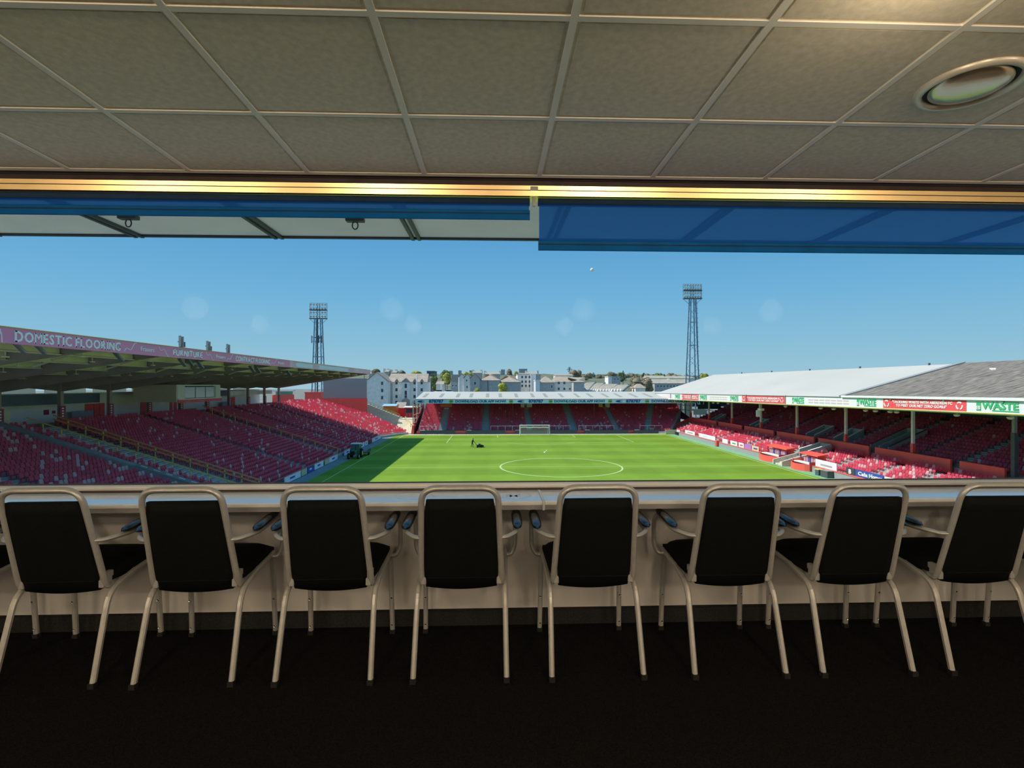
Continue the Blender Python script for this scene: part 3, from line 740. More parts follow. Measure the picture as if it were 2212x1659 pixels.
# antenna masts on the roof edge
def antenna(u, vb, h, label, n):
    x = -29.6; y = Yat(u, x)
    zb = rz(x) + .15; r = thing('phone_antenna', label, 'antenna', (x, y, zb))
    MB().tube([(x, y, zb), (x, y, zb + h * .85)], .06, 8).build('mast', M_steeldark, r)
    for k in range(n):
        dy = (-.28, .12, .38)[k]; hh = (h * .72, h * .8, h * .35)[k]; z1 = zb + (h, h * .96, h * .62)[k]
        bx('antenna_panel', (M_concgrey, M_steel, M_steeldark)[k], r, x + .05, x + .22, y + dy, y + dy + .2, z1 - hh, z1, bevel=.02)
        bx('panel_clamp', M_steeldark, r, x - .02, x + .06, y + min(dy, 0), y + max(dy, .05) + .05, z1 - hh * .6, z1 - hh * .52)
    bx('radio_unit', M_steeldark, r, x - .1, x + .15, y + .05, y + .35, zb + .25, zb + .65)
antenna(388, 752, 1.45, 'tallest phone antenna cluster on the grandstand roof edge', 3)
antenna(447, 762, 1.35, 'middle phone antenna cluster on the grandstand roof edge', 3)
antenna(490, 767, 1.35, 'phone antenna with two panels on roof edge, furthest from the tallest', 2)

# handrails on the rake
def railing(y, m, z_up, label, x0=-26.3, x1=-49.3, nposts=12, double=False, group=None):
    def zz(x): return LZ0 + LDZ * ((LX0 - x) / LDX)
    r = thing('handrail', label, 'handrail', (x0, y, zz(x0)), group)
    for h in ((z_up, z_up - .42) if double else (z_up,)):
        MB().beam((x0, y, zz(x0) + h), (x1, y, zz(x1) + h), .10, .12).build('rail', m, r)
    for k in range(nposts):
        x = x0 + (x1 - x0) * (k + .15) / nposts
        MB().box(x - .05, x + .05, y - .05, y + .05, zz(x) - .25, zz(x) + z_up).build('post', M_rail, r)
    return r
railing(61.3, M_railor, 1.15, 'double orange-yellow handrail down the wide concrete stair', double=True)
railing(57.95, M_rail, 1.05, 'single pale yellow handrail of thin posts beside the wide stair')
railing(91.9, M_railor, 1.05, 'single orange handrail down the stair below the glazed box')
# sloping concrete ramp wall between seat blocks
def zz(x): return LZ0 + LDZ * ((LX0 - x) / LDX)
rw = thing('ramp_wall', 'sloping flat-topped concrete wall running down between red seat blocks', 'wall', (-38, 55, zz(-38)))
MB().hexa([(-26.6, 54.6, ZP + .5), (-49.5, 54.6, zz(-49.5) - .3), (-49.5, 55.4, zz(-49.5) - .3), (-26.6, 55.4, ZP + .5), (-26.6, 54.6, zz(-26.6) + .75), (-49.5, 54.6, zz(-49.5) + .75), (-49.5, 55.4, zz(-49.5) + .75), (-26.6, 55.4, zz(-26.6) + .75)]).build('wall_body', M_concgrey, rw)
MB().hexa([(-26.5, 54.5, zz(-26.5) + .75), (-36, 54.5, zz(-36) + .75), (-36, 55.5, zz(-36) + .75), (-26.5, 55.5, zz(-26.5) + .75), (-26.5, 54.5, zz(-26.5) + .82), (-36, 54.5, zz(-36) + .82), (-36, 55.5, zz(-36) + .82), (-26.5, 55.5, zz(-26.5) + .82)]).build('dark_coping', M_steel, rw)
for k in range(7):
    x = -27.5 - 1.25 * k
    MB().beam((x, 55, zz(x) + .83), (x - .6, 55, zz(x - .6) + .83), .16, .03).build('white_dash', M_white, rw)

# perimeter boards along the left stand
BL = [(62.3, 66.4, M_board), (66.8, 72.2, M_boardw), (72.6, 74.6, M_boardy), (74.8, 77.6, M_boardb), (77.8, 81.8, M_boardw), (82.6, 84.6, M_boardy), (84.7, 89.2, M_boardw), (93.2, 97.5, M_boardw), (98.2, 103, M_redshed), (103.6, 107.5, M_boardw), (108.2, 110.5, M_boardw), (111.2, 114, M_maroon), (114.6, 123, M_boardw)]
NB = ['white', 'cream', 'blue', 'dark', 'red', 'maroon']
def bname(m): return {M_boardw: 'white', M_boardb: 'blue', M_board: 'dark', M_boardy: 'cream', M_redshed: 'red', M_maroon: 'maroon'}[m]
for k_, (y0, y1, m) in enumerate(BL):
    r = thing('advertising_board', '%s board beside the dark track, %s past the foot of the wide stair' % (bname(m), ORD[k_]), 'board', (-25.85, (y0 + y1) / 2, ZP), 'boards along the shaded track')
    bx('panel', m, r, -25.9, -25.8, y0, y1, ZP + .05, ZP + .92)
    bx('top_rail', M_redshed, r, -25.95, -25.75, y0, y1, ZP + .92, ZP + 1.0)
    if m in (M_boardw, M_boardb):
        bx('print_mark', M_boardb if m is M_boardw else M_boardw, r, -25.8, -25.79, y0 + (y1 - y0) * .3, y0 + (y1 - y0) * .62, ZP + .36, ZP + .6)

# ------------------------------------------------------------------ CORNER SECTION BEYOND THE LEFT ROOF
corner = thing('corner_terrace', 'open sunlit corner block of red seats past the magenta-fascia roof', 'terrace', (-30, 132, ZP))
tv = Vector((.486, .874, 0)); nv_ = Vector((-.874, .486, 0)); c0 = Vector((-26.15, 125.0, 0))
def cpt(t_, d, z): q = c0 + tv * t_ + nv_ * d; return Vector((q.x, q.y, z))
NC = 30
for i in range(NC):
    d = i * .8; z = LZ0 + LDZ * i
    tm = -d * .26; te = min(10.2, (15.3 - .486 * (d + .8)) / .874)
    if te > tm + .3: MB().hexa([cpt(tm, d, ZP), cpt(te, d, ZP), cpt(te, d + .81, ZP), cpt(tm - .21, d + .81, ZP), cpt(tm, d, z), cpt(te, d, z), cpt(te, d + .81, z), cpt(tm - .21, d + .81, z)]).build('terrace_step', M_conc, corner)
    s_ = tm + .3
    while s_ < te - .3:
        p = cpt(s_, d + .45, z)
        if not (4.6 < s_ + d * .12 < 5.4): SEATS.append((p.x, p.y, z, -.508 + R.uniform(-.03, .03), pick(.13, .12), 'corner'))
        s_ += .5
for i in range(LN):                                   # straight rows carried on to meet the corner block
    x = LX0 - LDX * i; z = LZ0 + LDZ * i; y = Y1L + .2; lim = Y1L + .26 * i * .8
    if i: MB().box(x - .35, x + .45, Y1L, lim, ZP, z).build('terrace_step', M_conc, corner)
    while y < lim - .1:
        SEATS.append((x, y, z, 0, pick(.12, .12), 'corner')); y += .5
sw = thing('screen_wall', 'tall dark grey panel on a red base above the corner seats', 'wall', (-39, 141.2, -6))
bx('red_base', M_redwall, sw, -45.0, -33.2, 141.0, 141.6, -7.0, -2.2)
bx('grey_panel', M_panelg, sw, -44.6, -33.3, 141.05, 141.5, -2.2, 3.0)
for k in range(5): bx('stanchion', M_steel, sw, -44 + 2.6 * k, -43.8 + 2.6 * k, 141.7, 141.9, ZP, 2.6)
rb = thing('red_kiosk', 'red-painted block with white-roofed green hut at the stand end', 'kiosk', (-51, 134, zt))
bx('block', M_redwall, rb, -54.0, -50.6, 132.6, 137.0, zt - .5, -1.15)
bx('green_hut', mat('hut_green', (.16, .50, .34), .6), rb, -53.8, -50.8, 133.4, 136.6, -1.15, -.35); bx('hut_roof', M_white, rb, -54.3, -50.3, 133.0, 137.0, -.35, .0)
rb = thing('red_tower', 'square red-painted tower beside the tall dark grey panel', 'tower', (-47, 141.5, zt))
bx('block', M_redwall, rb, -49.4, -45.2, 141.2, 143.6, -6, -.75); bx('cap', M_redshed, rb, -49.5, -45.1, 141.1, 143.7, -.75, -.6)

# concrete stair, landing and slope at the corner exit
st = thing('corner_stair', 'concrete stair with landing leading out between the corner seats and far stand', 'stairs', (-28, 146, ZP))
for k in range(14):
    x = -34.2 + .66 * k; z = -4.0 - .27 * k
    bx('step', M_concpale, st, x, x + .67, 144.6, 147.5, ZP, z)
bx('landing', M_concpale, st, -25.0, -20.8, 141.5, 147.5, -8.9, -7.75)
MB().hexa([(-25, 137.0, ZP), (-20.8, 136.2, ZP), (-20.8, 141.5, ZP), (-25, 141.5, ZP), (-25, 141.2, -8.0), (-20.8, 141.2, -8.0), (-20.8, 141.5, -7.9), (-25, 141.5, -7.9)]).build('slope', M_beige, st)
for yy, nm in ((144.5, 'yellow stair handrail in front of the red sheds'),):
    r = thing('stair_rail', nm, 'handrail', (-30, yy, -6))
    for h in (1.0, .55): MB().beam((-34.2, yy, -4.0 + h), (-25.2, yy, -7.7 + h), .09).build('rail', M_rail, r)
    for k in range(9):
        x = -34.2 + k * 1.12; z = -4.0 - .411 * (x + 34.2); bx('post', M_rail, r, x - .05, x + .05, yy - .05, yy + .05, z - .2, z + 1.0)
r = thing('slope_rail', 'short yellow handrail running down the sandy slope by the far stand', 'handrail', (-21, 139, -9))
MB().beam((-23.2, 141.0, -7.0), (-21.2, 138.4, -8.9), .10).build('rail', M_rail, r)
for p in ((-23.2, 141, -7.0), (-21.4, 138.7, -8.7)): bx('post', M_rail, r, p[0] - .05, p[0] + .05, p[1] - .05, p[1] + .05, p[2] - 1.0, p[2])
def shed(name, label, u0, u1, vt, vb, y, depth, mw, mr, cat='shed', roofh=.5):
    p, q = P(u0, vt, y), P(u1, vb, y)
    r = thing(name, label, cat, ((p.x + q.x) / 2, y + depth / 2, q.z))
    bx('wall', mw, r, p.x, q.x, y, y + depth, ZP, p.z)
    MB().prism([(p.x - .3, y - .4, p.z), (p.x - .3, y + depth + .3, p.z), (p.x - .3, y + depth / 2, p.z + roofh)], (q.x - p.x + .6, 0, 0)).build('roof', mr, r)
    return r, p, q
shed('shed', 'orange-walled shed with pale blue roof behind the yellow stair rail', 828, 854, 877, 900, 152, 5, M_orange, mat('blue_roof', (.35, .55, .68), .5))
shed('shed', 'small grey slate-roofed shed between the orange and red sheds', 856, 873, 881, 900, 158, 5, M_redshed, M_slate, roofh=1.6)
r, p, q = shed('shed', 'red shed with white trim beside the end of the far stand', 874, 902, 880, 905, 155, 5, M_redshed, M_white, roofh=.3)
bx('window_band', M_pane, r, p.x + .4, q.x - .4, 154.95, 155, p.z - 1.6, p.z - .4)
for k in range(4): bx('door_line', M_white, r, p.x + .6 + k * .9, p.x + .66 + k * .9, 154.94, 155, p.z - 3.4, p.z - 1.8)

# ------------------------------------------------------------------ FAR STAND
FY0, FZ0, FDY, FDZ, FN = 135.4, -10.5, .8, .295, 24
FXL, FXR = -19.2, 37.0
far = thing('goal_end_stand', 'low stand behind the goal with a pale roof and light blue lettered fascia', 'grandstand', (15, 145, ZP))
prof = [(FY0 - .5, ZP)]
for i in range(FN): prof += [(FY0 + FDY * i - .5, FZ0 + FDZ * i), (FY0 + FDY * (i + 1) - .5, FZ0 + FDZ * i)]
prof += [(FY0 + FDY * FN + 1, FZ0 + FDZ * (FN - 1)), (FY0 + FDY * FN + 1, ZP)]
MB().prism([(FXL, y, z) for y, z in prof], (FXR - FXL, 0, 0)).build('terrace', M_concgrey, far)
FA = [-13.0, -1.8, 9.4, 20.6, 31.9]
for i in range(FN):
    y = FY0 + FDY * i; z = FZ0 + FDZ * i; x = FXL + .6
    while x < FXR + .15:
        if not any(abs(x - a) < .95 for a in FA) or (False):
            SEATS.append((x, y, z, -math.pi / 2, pick(.14 if i < 4 else (.05 if i < 9 else .015), .3), 'far'))
        x += .5
for a in FA:
    mb = MB()
    for i in range(1, FN): mb.box(a - .7, a + .7, FY0 + FDY * i - .86, FY0 + FDY * i - .5, FZ0 + FDZ * (i - 1), FZ0 + FDZ * (i - .5))
    mb.build('aisle_steps', M_concgrey, far)
# angled wing at the right-hand end
wa = math.radians(20); wt = Vector((math.cos(wa), -math.sin(wa), 0)); wn = Vector((math.sin(wa), math.cos(wa), 0)); w0 = Vector((FXR, FY0 - .5, 0))
for i in range(FN):
    d = i * .8; z = FZ0 + FDZ * i
    def wp(t_, dd, zz_): q = w0 + wt * t_ + wn * dd; return Vector((q.x, q.y, zz_))
    tm = -d * .36; te = min(8.2 + d * .18, (51.8 - FXR - (d + .8) * .342) / .94)
    MB().hexa([wp(tm, d, ZP), wp(te, d, ZP), wp(te, d + .81, ZP), wp(tm, d + .81, ZP), wp(tm, d, z), wp(te, d, z), wp(te, d + .81, z), wp(tm, d + .81, z)]).build('wing_step', M_concgrey, far)
    s_ = tm + .35
    while s_ < te - .3:
        if not (1.6 < s_ < 3.2):
            p = wp(s_, d + .45, z); SEATS.append((p.x, p.y, z, -math.pi / 2 - wa, pick(.10 if i < 4 else .02, .3), 'far'))
        s_ += .5
bx('rear_wall', M_maroon, far, FXL, 52.1, 156.0, 156.4, -9, -2.6)
# roof and fascia
ye, yr = 134.0, 150.0; ze, zr_ = -2.25, -.62; FRX0, FRX1 = -19.5, 51.9
MB().prism([(FRX0, ye, ze), (FRX0, yr, zr_), (FRX0, 161, -2.0), (FRX0, 161, -2.15), (FRX0, yr, zr_ - .18), (FRX0, ye, ze - .15)], (44.6 - FRX0, 0, 0)).build('roof', M_roofW, far)
sky_u = [919, 954, 989.5, 1018, 1053, 1080.5, 1115, 1150, 1178, 1212, 1246, 1274, 1307, 1335, 1368, 1399]
def frz(y): return ze + (zr_ - ze) * (y - ye) / (yr - ye)
for u in sky_u:
    x = P(u, 854, 141).x
    MB().hexa([(x - .42, 137.5, frz(137.5)), (x + .42, 137.5, frz(137.5)), (x + .42, 145.5, frz(145.5)), (x - .42, 145.5, frz(145.5)), (x - .42, 137.5, frz(137.5) + .03), (x + .42, 137.5, frz(137.5) + .03), (x + .42, 145.5, frz(145.5) + .03), (x - .42, 145.5, frz(145.5) + .03)]).build('skylight', M_skyl, far)
MB().prism([(44.7, 145.4, frz(145.4)), (44.7, yr, zr_), (44.7, 161, -2.0), (44.7, 161, -2.15), (44.7, yr, zr_ - .18), (44.7, 145.4, frz(145.4) - .15)], (7.4, 0, 0)).build('roof', M_roofW, far)
bx('gutter', M_fascL2, far, FRX0 - .1, 44.6, ye - .15, ye + .05, ze - .12, ze + .03)
bx('fascia', M_fascB, far, FRX0, FRX1, ye - .08, ye + .05, -3.38, ze - .12)
FYT = ye - .09; zfc = (-3.38 + ze - .12) / 2
px = lambda u: P(u, 866, FYT).x
badge = mat('badge_green', (.38, .52, .14), .5, var=.2, scale=3)
for u in (942, 1157.5, 1368): text('fascia_lettering', '878787', .98, M_fascBtext, far, (px(u), FYT, zfc), '-y', px(u + 16) - px(u - 16), bold=.05)
for u in (1038.5, 1252, 1462): text('fascia_lettering', 'DOWNLOAD OUR APP NOW!', .82, M_fascBtext, far, (px(u), FYT, zfc), '-y', px(u + 54.5) - px(u - 54.5), bold=.035)
for u in (974.5, 1104, 1189.5, 1318, 1398):
    MB().lathe([(0, -.02), (.55, -.02), (.55, 0)], (px(u), FYT, zfc), 20, axis='y').build('fascia_badge', badge, far)
    bx('badge_band', M_fascBtext, far, px(u) - .35, px(u) + .35, FYT - .035, FYT - .02, zfc - .1, zfc + .12)
for u in (910, 1126, 1338):
    MB().prism([(px(u) + .95 * math.cos(k * math.pi / 10), FYT, zfc + .3 * math.sin(k * math.pi / 10)) for k in range(20)], (0, .02, 0)).build('fascia_oval', M_boardb, far)
    bx('fascia_wordmark', M_fascLtext, far, px(u) + .2, px(u) + 1.6, FYT - .015, FYT, zfc - .08, zfc + .1)
for u in (925, 960, 985, 1115, 1175, 1328, 1385):
    MB().prism([(px(u) - .5, FYT + .015, -3.36), (px(u) + .6, FYT + .015, -3.36), (px(u) + 1.2, FYT + .015, ze - .14), (px(u) + .1, FYT + .015, ze - .14)], (0, .01, 0)).build('fascia_slash', M_fascLtext, far)
# roof columns, hanging boards, front rail
for x in (PCX - 5, 31.0 - 4):
    bx('column', M_maroon, far, x - .09, x + .09, 141.0, 141.2, -9, -2.2)
for u, vs_ in ((964, 0), (1137, 1), (1305, 2)):
    c_ = P(u, 878, 149.0); r = thing('hanging_sign', ('orange sign board hanging over an aisle of the goal-end stand', 'white and orange sign cluster hanging above the goal', 'yellow and white sign cluster hanging in the goal-end stand')[vs_], 'sign', (c_.x, 149, c_.z))
    if vs_ == 0:
        bx('board', M_orange, r, c_.x - 1.6, c_.x + 1.6, 148.95, 149.05, c_.z - .2, c_.z + .6); bx('lower_board', M_boardw, r, c_.x - .6, c_.x + .7, 148.9, 149.0, c_.z - .75, c_.z - .4)
    elif vs_ == 1:
        bx('board', M_boardw, r, c_.x - 1.6, c_.x - .6, 148.95, 149.05, c_.z - .3, c_.z + .7); bx('board', M_boardw, r, c_.x + .1, c_.x + 1.6, 148.95, 149.05, c_.z - .3, c_.z + .9)
        bx('lower_board', M_orange, r, c_.x - .6, c_.x + .8, 148.9, 149.0, c_.z - .8, c_.z - .2)
        MB().lathe([(0, -.05), (.3, -.05), (.3, 0)], (c_.x - .3, 148.93, c_.z + .6), 16, axis='y').build('disc', mat('cyan_disc', (.15, .55, .6), .5), r)
    else:
        bx('board', M_yelsign, r, c_.x - 1.6, c_.x - .4, 148.95, 149.05, c_.z - .3, c_.z + .8); bx('board', M_boardw, r, c_.x + .3, c_.x + 1.6, 148.95, 149.05, c_.z - .3, c_.z + .9)
        bx('lower_board', M_orange, r, c_.x - .4, c_.x + .8, 148.9, 149.0, c_.z - .8, c_.z - .1)
    bx('hanger', M_steeldark, r, c_.x - .05, c_.x + .05, 149.05, 149.15, c_.z - .3, -.85)
for x0, x1, nm in ((-18.4, -14.2, 'below the sunlit end seats'), (-.6, 8.6, 'beside the goal on the stair side'), (14.2, 19.6, 'between goal and next aisle'), (21.8, 30.8, 'in front of the seats between two aisles'), (37.5, 43.2, 'beside the red end wall')):
    r = thing('crowd_barrier', 'white tubular rail before the goal-end seats, ' + nm, 'barrier', ((x0 + x1) / 2, 134.3, -10.2))
    MB().tube([(x0, 134.3, -9.1), (x1, 134.3, -9.1)], .05, 6).build('rail', M_white, r)
    n = max(2, int((x1 - x0) / 1.6))
    for k in range(n + 1): MB().tube([(x0 + (x1 - x0) * k / n, 134.3, -10.25), (x0 + (x1 - x0) * k / n, 134.3, -9.1)], .045, 6).build('post', M_white, r)
bx('front_wall', M_redwall, far, FXL, 43, 134.0, 134.5, ZP, -10.3)
# dark boards behind the goal
for x0, x1, nm in ((-18.2, -9.6, 'nearest the sandy slope'), (-6.6, 3.0, 'between the two stairs'), (5.6, 21.2, 'directly behind the goal'), (23.2, 34.2, 'between goal and end rails'), (35.8, 42.6, 'beside the beige gate')):
    r = thing('led_board', 'long dark pitchside display board behind the goal line, ' + nm, 'board', ((x0 + x1) / 2, 133.2, ZP))
    bx('screen', M_board, r, x0, x1, 133.1, 133.25, ZP + .06, ZP + .95); bx('cap', M_white, r, x0, x0 + 1.2, 133.05, 133.3, ZP + .95, ZP + 1.02)
    for k in range(3): bx('foot', M_steeldark, r, x0 + (x1 - x0) * (k + .5) / 3 - .08, x0 + (x1 - x0) * (k + .5) / 3 + .08, 133.1, 133.5, ZP - .008, ZP + .06)
# left end wall and right translucent end wall
ew = thing('end_wall_frame', 'brown lattice end wall closing the goal-end stand beside the sunlit seats', 'wall', (-19.92, 146, ZP))
for k in range(7):
    y = 134.6 + 3.2 * k; bx('upright', M_maroon if k % 2 else M_beige, ew, -20.27, -20.02, y, y + .3, ZP, -2.7)
for z in (-8.5, -6.5, -4.5, -3.2): bx('crosspiece', M_beige, ew, -20.22, -20.07, 134.6, 154, z, z + .15)
MB().prism([(-19.97, 134.6, ZP), (-19.97, 154, ZP), (-19.97, 154, -3.6), (-19.97, 136, -9.2), (-19.97, 134.6, -9.2)], (.12, 0, 0)).build('raked_board', M_maroon, ew)
MB().hexa([(-20.52, 133.6, ZP), (-19.82, 133.6, ZP), (-19.82, 134.6, ZP), (-20.52, 134.6, ZP), (-20.22, 133.6, -8.9), (-19.82, 133.6, -8.9), (-19.82, 134.6, -8.6), (-20.22, 134.6, -8.6)]).build('red_pier', M_redwall, ew)
tw = thing('translucent_end_wall', 'white translucent sheet wall with dark frame between the two stands', 'wall', (52.6, 148, -7))
for k in range(5):
    y = 139.4 + 3.6 * k; zb = max(-7.6 + (y - 139.4) * .22, -7.6)
    for j, (za, zb2) in enumerate(((zb, -5.6), (-5.5, -4.3), (-4.2, -3.0))):
        if zb2 - za > .2: bx('sheet', M_bright, tw, 52.6, 52.66, y + .12, y + 3.5, za, zb2)
    bx('frame_post', M_steeldark, tw, 52.4, 52.6, y - .1, y + .12, -8, -2.6)
for z in (-5.58, -4.28): bx('frame_rail', M_steeldark, tw, 52.42, 52.6, 139.4, 157.4, z, z + .1)
MB().prism([(52.3, 139.4, -8.2), (52.3, 158, -8.2), (52.3, 158, -3.5), (52.3, 139.4, -7.4)], (.12, 0, 0)).build('raked_board', M_maroon, tw)

# ------------------------------------------------------------------ RIGHT STAND
right = thing('side_stand', 'two-tier red stand with white advertising fascia and shallow pitched roof', 'grandstand', (58, 90, ZP))
YR0, YR1 = 36.0, 139.0
RL = (46.35, -10.35, .8, .26, 7); RU = (53.0, -8.05, .8, .335, 14)
for (x0, z0, dx, dz, n), nm in ((RL, 'lower_terrace'), (RU, 'upper_terrace')):
    prof = [(x0 - .5, ZP)]
    for i in range(n): prof += [(x0 + dx * i - .5, z0 + dz * i), (x0 + dx * (i + 1) - .5, z0 + dz * i)]
    prof += [(x0 + dx * n - .5, ZP)]
    MB().prism([(x, YR0, z) for x, z in prof], (0, YR1 - YR0, 0)).build(nm, M_concgrey, right)
VOM = [(71.0, 53.0, 58.2, 1.7), (80.2, 53.4, 56.4, 1.2), (87.2, 53.2, 56.4, 1.2), (107.0, 53.2, 56.0, 1.1), (126.5, 53.2, 55.8, 1.1)]
RA = [(57.9, 1.1), (71.0, 1.1), (83.6, 1.1), (96.0, 1.1), (108.6, 1.1), (121.3, 1.1), (50.2, 1.1), (64.0, .9), (77.4, 1.0)]
for i in range(RL[4]):
    x = RL[0] + .8 * i; z = RL[1] + .26 * i; y = YR0 + 1
    while y < 133:
        ok = not any(abs(y - a) < w_ / 2 + .1 for a, w_ in RA)
        if 73.8 < y < 88.4 and i < 3: ok = False      # dugouts
        if 78.6 < y < 81.6 and 1 <= i: ok = False     # players' tunnel
        if ok: SEATS.append((x, y, z, math.pi, pick(.16 if y < 120 else .22, .15), 'right'))
        y += .5
for i in range(RU[4]):
    x = RU[0] + .8 * i; z = RU[1] + .335 * i; y = YR0 + 1
    while y < YR1 - 2:
        ok = not any(abs(y - a - .6) < w_ / 2 + .1 for a, w_ in RA)
        for vy, vx0, vx1, vw in VOM:
            if abs(y - vy) < vw + .3 and vx0 - 1 < x < vx1 + .3: ok = False
        if ok: SEATS.append((x, y, z, math.pi, pick(.10 if y < 62 and i < 5 else .02, .35), 'right'))
        y += .5
for a, w_ in RA:
    mb = MB()
    for i in range(1, RL[4]): mb.box(RL[0] + .8 * i - .86, RL[0] + .8 * i - .5, a - w_ / 2, a + w_ / 2, RL[1] + .26 * (i - 1), RL[1] + .26 * (i - .5))
    for i in range(1, RU[4]): mb.box(RU[0] + .8 * i - .86, RU[0] + .8 * i - .5, a + .6 - w_ / 2, a + .6 + w_ / 2, RU[1] + .335 * (i - 1), RU[1] + .335 * (i - .5))
    mb.build('aisle_steps', M_concgrey, right)
# red dividing wall with gaps at the aisles
gaps = sorted(a for a, w_ in RA[:6]); prev = 51.5
for g in gaps + [139.5]:
    bx('dividing_wall', M_redwall, right, 51.95, 52.2, prev + .6, g - .6, -8.75, -7.15); prev = g
for vy, vx0, vx1, vw in VOM:
    zb = RU[1] - .2; zt0, zt1 = zb + 1.25, RU[1] + .335 * ((vx1 - RU[0]) / .8) + 1.15
    for s_ in (-1, 1):
        ya = vy + s_ * vw - .1
        MB().prism([(vx0, ya, zb), (vx1, ya, zb), (vx1, ya, zt1), (vx0, ya, zt0)], (0, .2, 0)).build('vomitory_wall', M_concgrey, right)
        MB().beam((vx0, ya + .1, zt0 + .02), (vx1, ya + .1, zt1 + .02), .26, .08).build('vomitory_coping', M_maroon if vw > 1.5 else M_clad, right)
    bx('vomitory_back', M_concgrey, right, vx1, vx1 + .2, vy - vw, vy + vw, zb, zt1)
    if vw > 1.5: MB().prism([(vx0, vy - .08, zb), (vx1, vy - .08, zb), (vx1, vy - .08, zt1), (vx0, vy - .08, zt0)], (0, .16, 0)).build('vomitory_wall', M_concgrey, right)
# columns
for y in (51.5, 64.4, 77.0, 89.7, 102.0, 114.6, 127.0, 138.8):
    c_ = bx('column', M_clad if y > 60 else M_steel, right, 52.25, 52.55, y - .15, y + .15, -8.7, -.6)
    bx('column_base', M_redwall if y > 60 else M_steeldark, right, 52.2, 52.6, y - .2, y + .2, -8.72, -6.0 if y > 60 else -3.5)
bx('rear_wall', M_bulk, right, 64.2, 64.4, YR0, YR1, ZP, 2.5)
bx('end_wall', M_clad, right, 46, 52, YR1, YR1 + .2, ZP, -9.2)
mb = MB().prism([(46, YR1 + .2, -10.4), (52.3, YR1 + .2, -8.7), (52.3, YR1 + .2, -7.4), (46, YR1 + .2, -9.6)], (0, .25, 0)); mb.v = [(x, y - (52.3 - x) * .45, z) for x, y, z in mb.v]
mb.build('raked_end_wall', M_redwall, right)
bx('end_board', M_bulk, right, 54.2, 60.4, 138.6, 138.8, -5.1, -3.9)
bx('end_sheet', M_bright, right, 53.0, 56.6, 138.5, 138.6, -6.6, -5.2)
for k in range(26): bx('rear_plate', M_redpale, right, 64.12, 64.2, 88.5 + 1.05 * k, 89.1 + 1.05 * k, -2.75, -2.5) if k not in (5, 10, 11, 17) else None
for y0, y1 in ((88, 95), (97, 103)): bx('rear_sign', M_yelsign, right, 63.9, 64.0, y0, y1, -3.6, -3.25)
# roof
def zt_f(y): return -.06 - 1.02 * (y - 43.4) / 101.6       # fascia top
def zb_f(y): return -1.16 - 1.34 * (y - 43.4) / 101.6      # fascia bottom
RIDX, RIDZ, EVX = 61.0, 4.03, 44.9
def roofpanel(name, m, y0, y1, up, parent=right):
    za, zb_ = zt_f(y0) + up, zt_f(y1) + up
    mb = MB().hexa([(EVX, y0, za - .1), (RIDX, y0, RIDZ + up - .12), (RIDX, y1, RIDZ + up - .12), (EVX, y1, zb_ - .1), (EVX, y0, za), (RIDX, y0, RIDZ + up), (RIDX, y1, RIDZ + up), (EVX, y1, zb_)])
    mb.hexa([(RIDX, y0, RIDZ + up - .12), (72, y0, .4), (72, y1, .4), (RIDX, y1, RIDZ + up - .12), (RIDX, y0, RIDZ + up), (72, y0, .5), (72, y1, .5), (RIDX, y1, RIDZ + up)])
    return mb.build(name, m, parent)
roofpanel('white_roof', M_roofW, 67.2, 145.0, .06)
roofpanel('old_roof', M_roofO, 30.0, 66.6, .16)
mb = MB().beam((EVX - .1, 66.9, zt_f(66.9) + .18), (RIDX, 66.9, RIDZ + .22), .55, .16); mb.build('roof_flashing', M_steel, right)
mb = MB().beam((EVX - .1, 66.5, zt_f(66.5) + .22), (RIDX, 66.5, RIDZ + .26), .22, .12); mb.build('roof_flashing', M_roofW, right)
mb = MB().hexa([(EVX - .25, 30, zt_f(30) + .02), (EVX + .1, 30, zt_f(30) + .02), (EVX + .1, 66.6, zt_f(66.6) + .02), (EVX - .25, 66.6, zt_f(66.6) + .02), (EVX - .25, 30, zt_f(30) + .30), (EVX + .1, 30, zt_f(30) + .30), (EVX + .1, 66.6, zt_f(66.6) + .26), (EVX - .25, 66.6, zt_f(66.6) + .26)]); mb.build('gutter', M_white, right)
mb = MB().hexa([(EVX - .1, 66.8, zt_f(66.8) - .02), (EVX + .1, 66.8, zt_f(66.8) - .02), (EVX + .1, 145, zt_f(145) - .02), (EVX - .1, 145, zt_f(145) - .02), (EVX - .1, 66.8, zt_f(66.8) + .07), (EVX + .1, 66.8, zt_f(66.8) + .07), (EVX + .1, 145, zt_f(145) + .07), (EVX - .1, 145, zt_f(145) + .07)]); mb.build('gutter', M_steeldark, right)
for k in range(5): bx('ridge_vent', M_steeldark, right, RIDX - .1, RIDX + .1, 72 + 14 * k, 72.2 + 14 * k, RIDZ, RIDZ + .35)
for (x, y) in ((56.5, 57.6), (54.0, 50.5)):
    z = zt_f(y) + .16 + (RIDZ - zt_f(y)) * (x - EVX) / (RIDX - EVX); MB().beam((x, y, z), (x + .5, y + .9, z + .2), .7, .1).build('roof_patch', M_white, right)
mb = MB().hexa([(EVX + .15, 30, zb_f(30) - .18), (47.2, 30, zb_f(30) - .18), (47.2, 145, zb_f(145) - .18), (EVX + .15, 145, zb_f(145) - .18), (EVX + .15, 30, zb_f(30)), (47.2, 30, zb_f(30)), (47.2, 145, zb_f(145)), (EVX + .15, 145, zb_f(145))]); mb.build('soffit', M_cream, right)
MB().hexa([(47.2, 30, -.75), (64, 30, 1.6), (64, 145, 1.6), (47.2, 145, -2.2), (47.2, 30, -.6), (64, 30, 1.75), (64, 145, 1.75), (47.2, 145, -2.05)]).build('roof_lining', M_bulk, right)
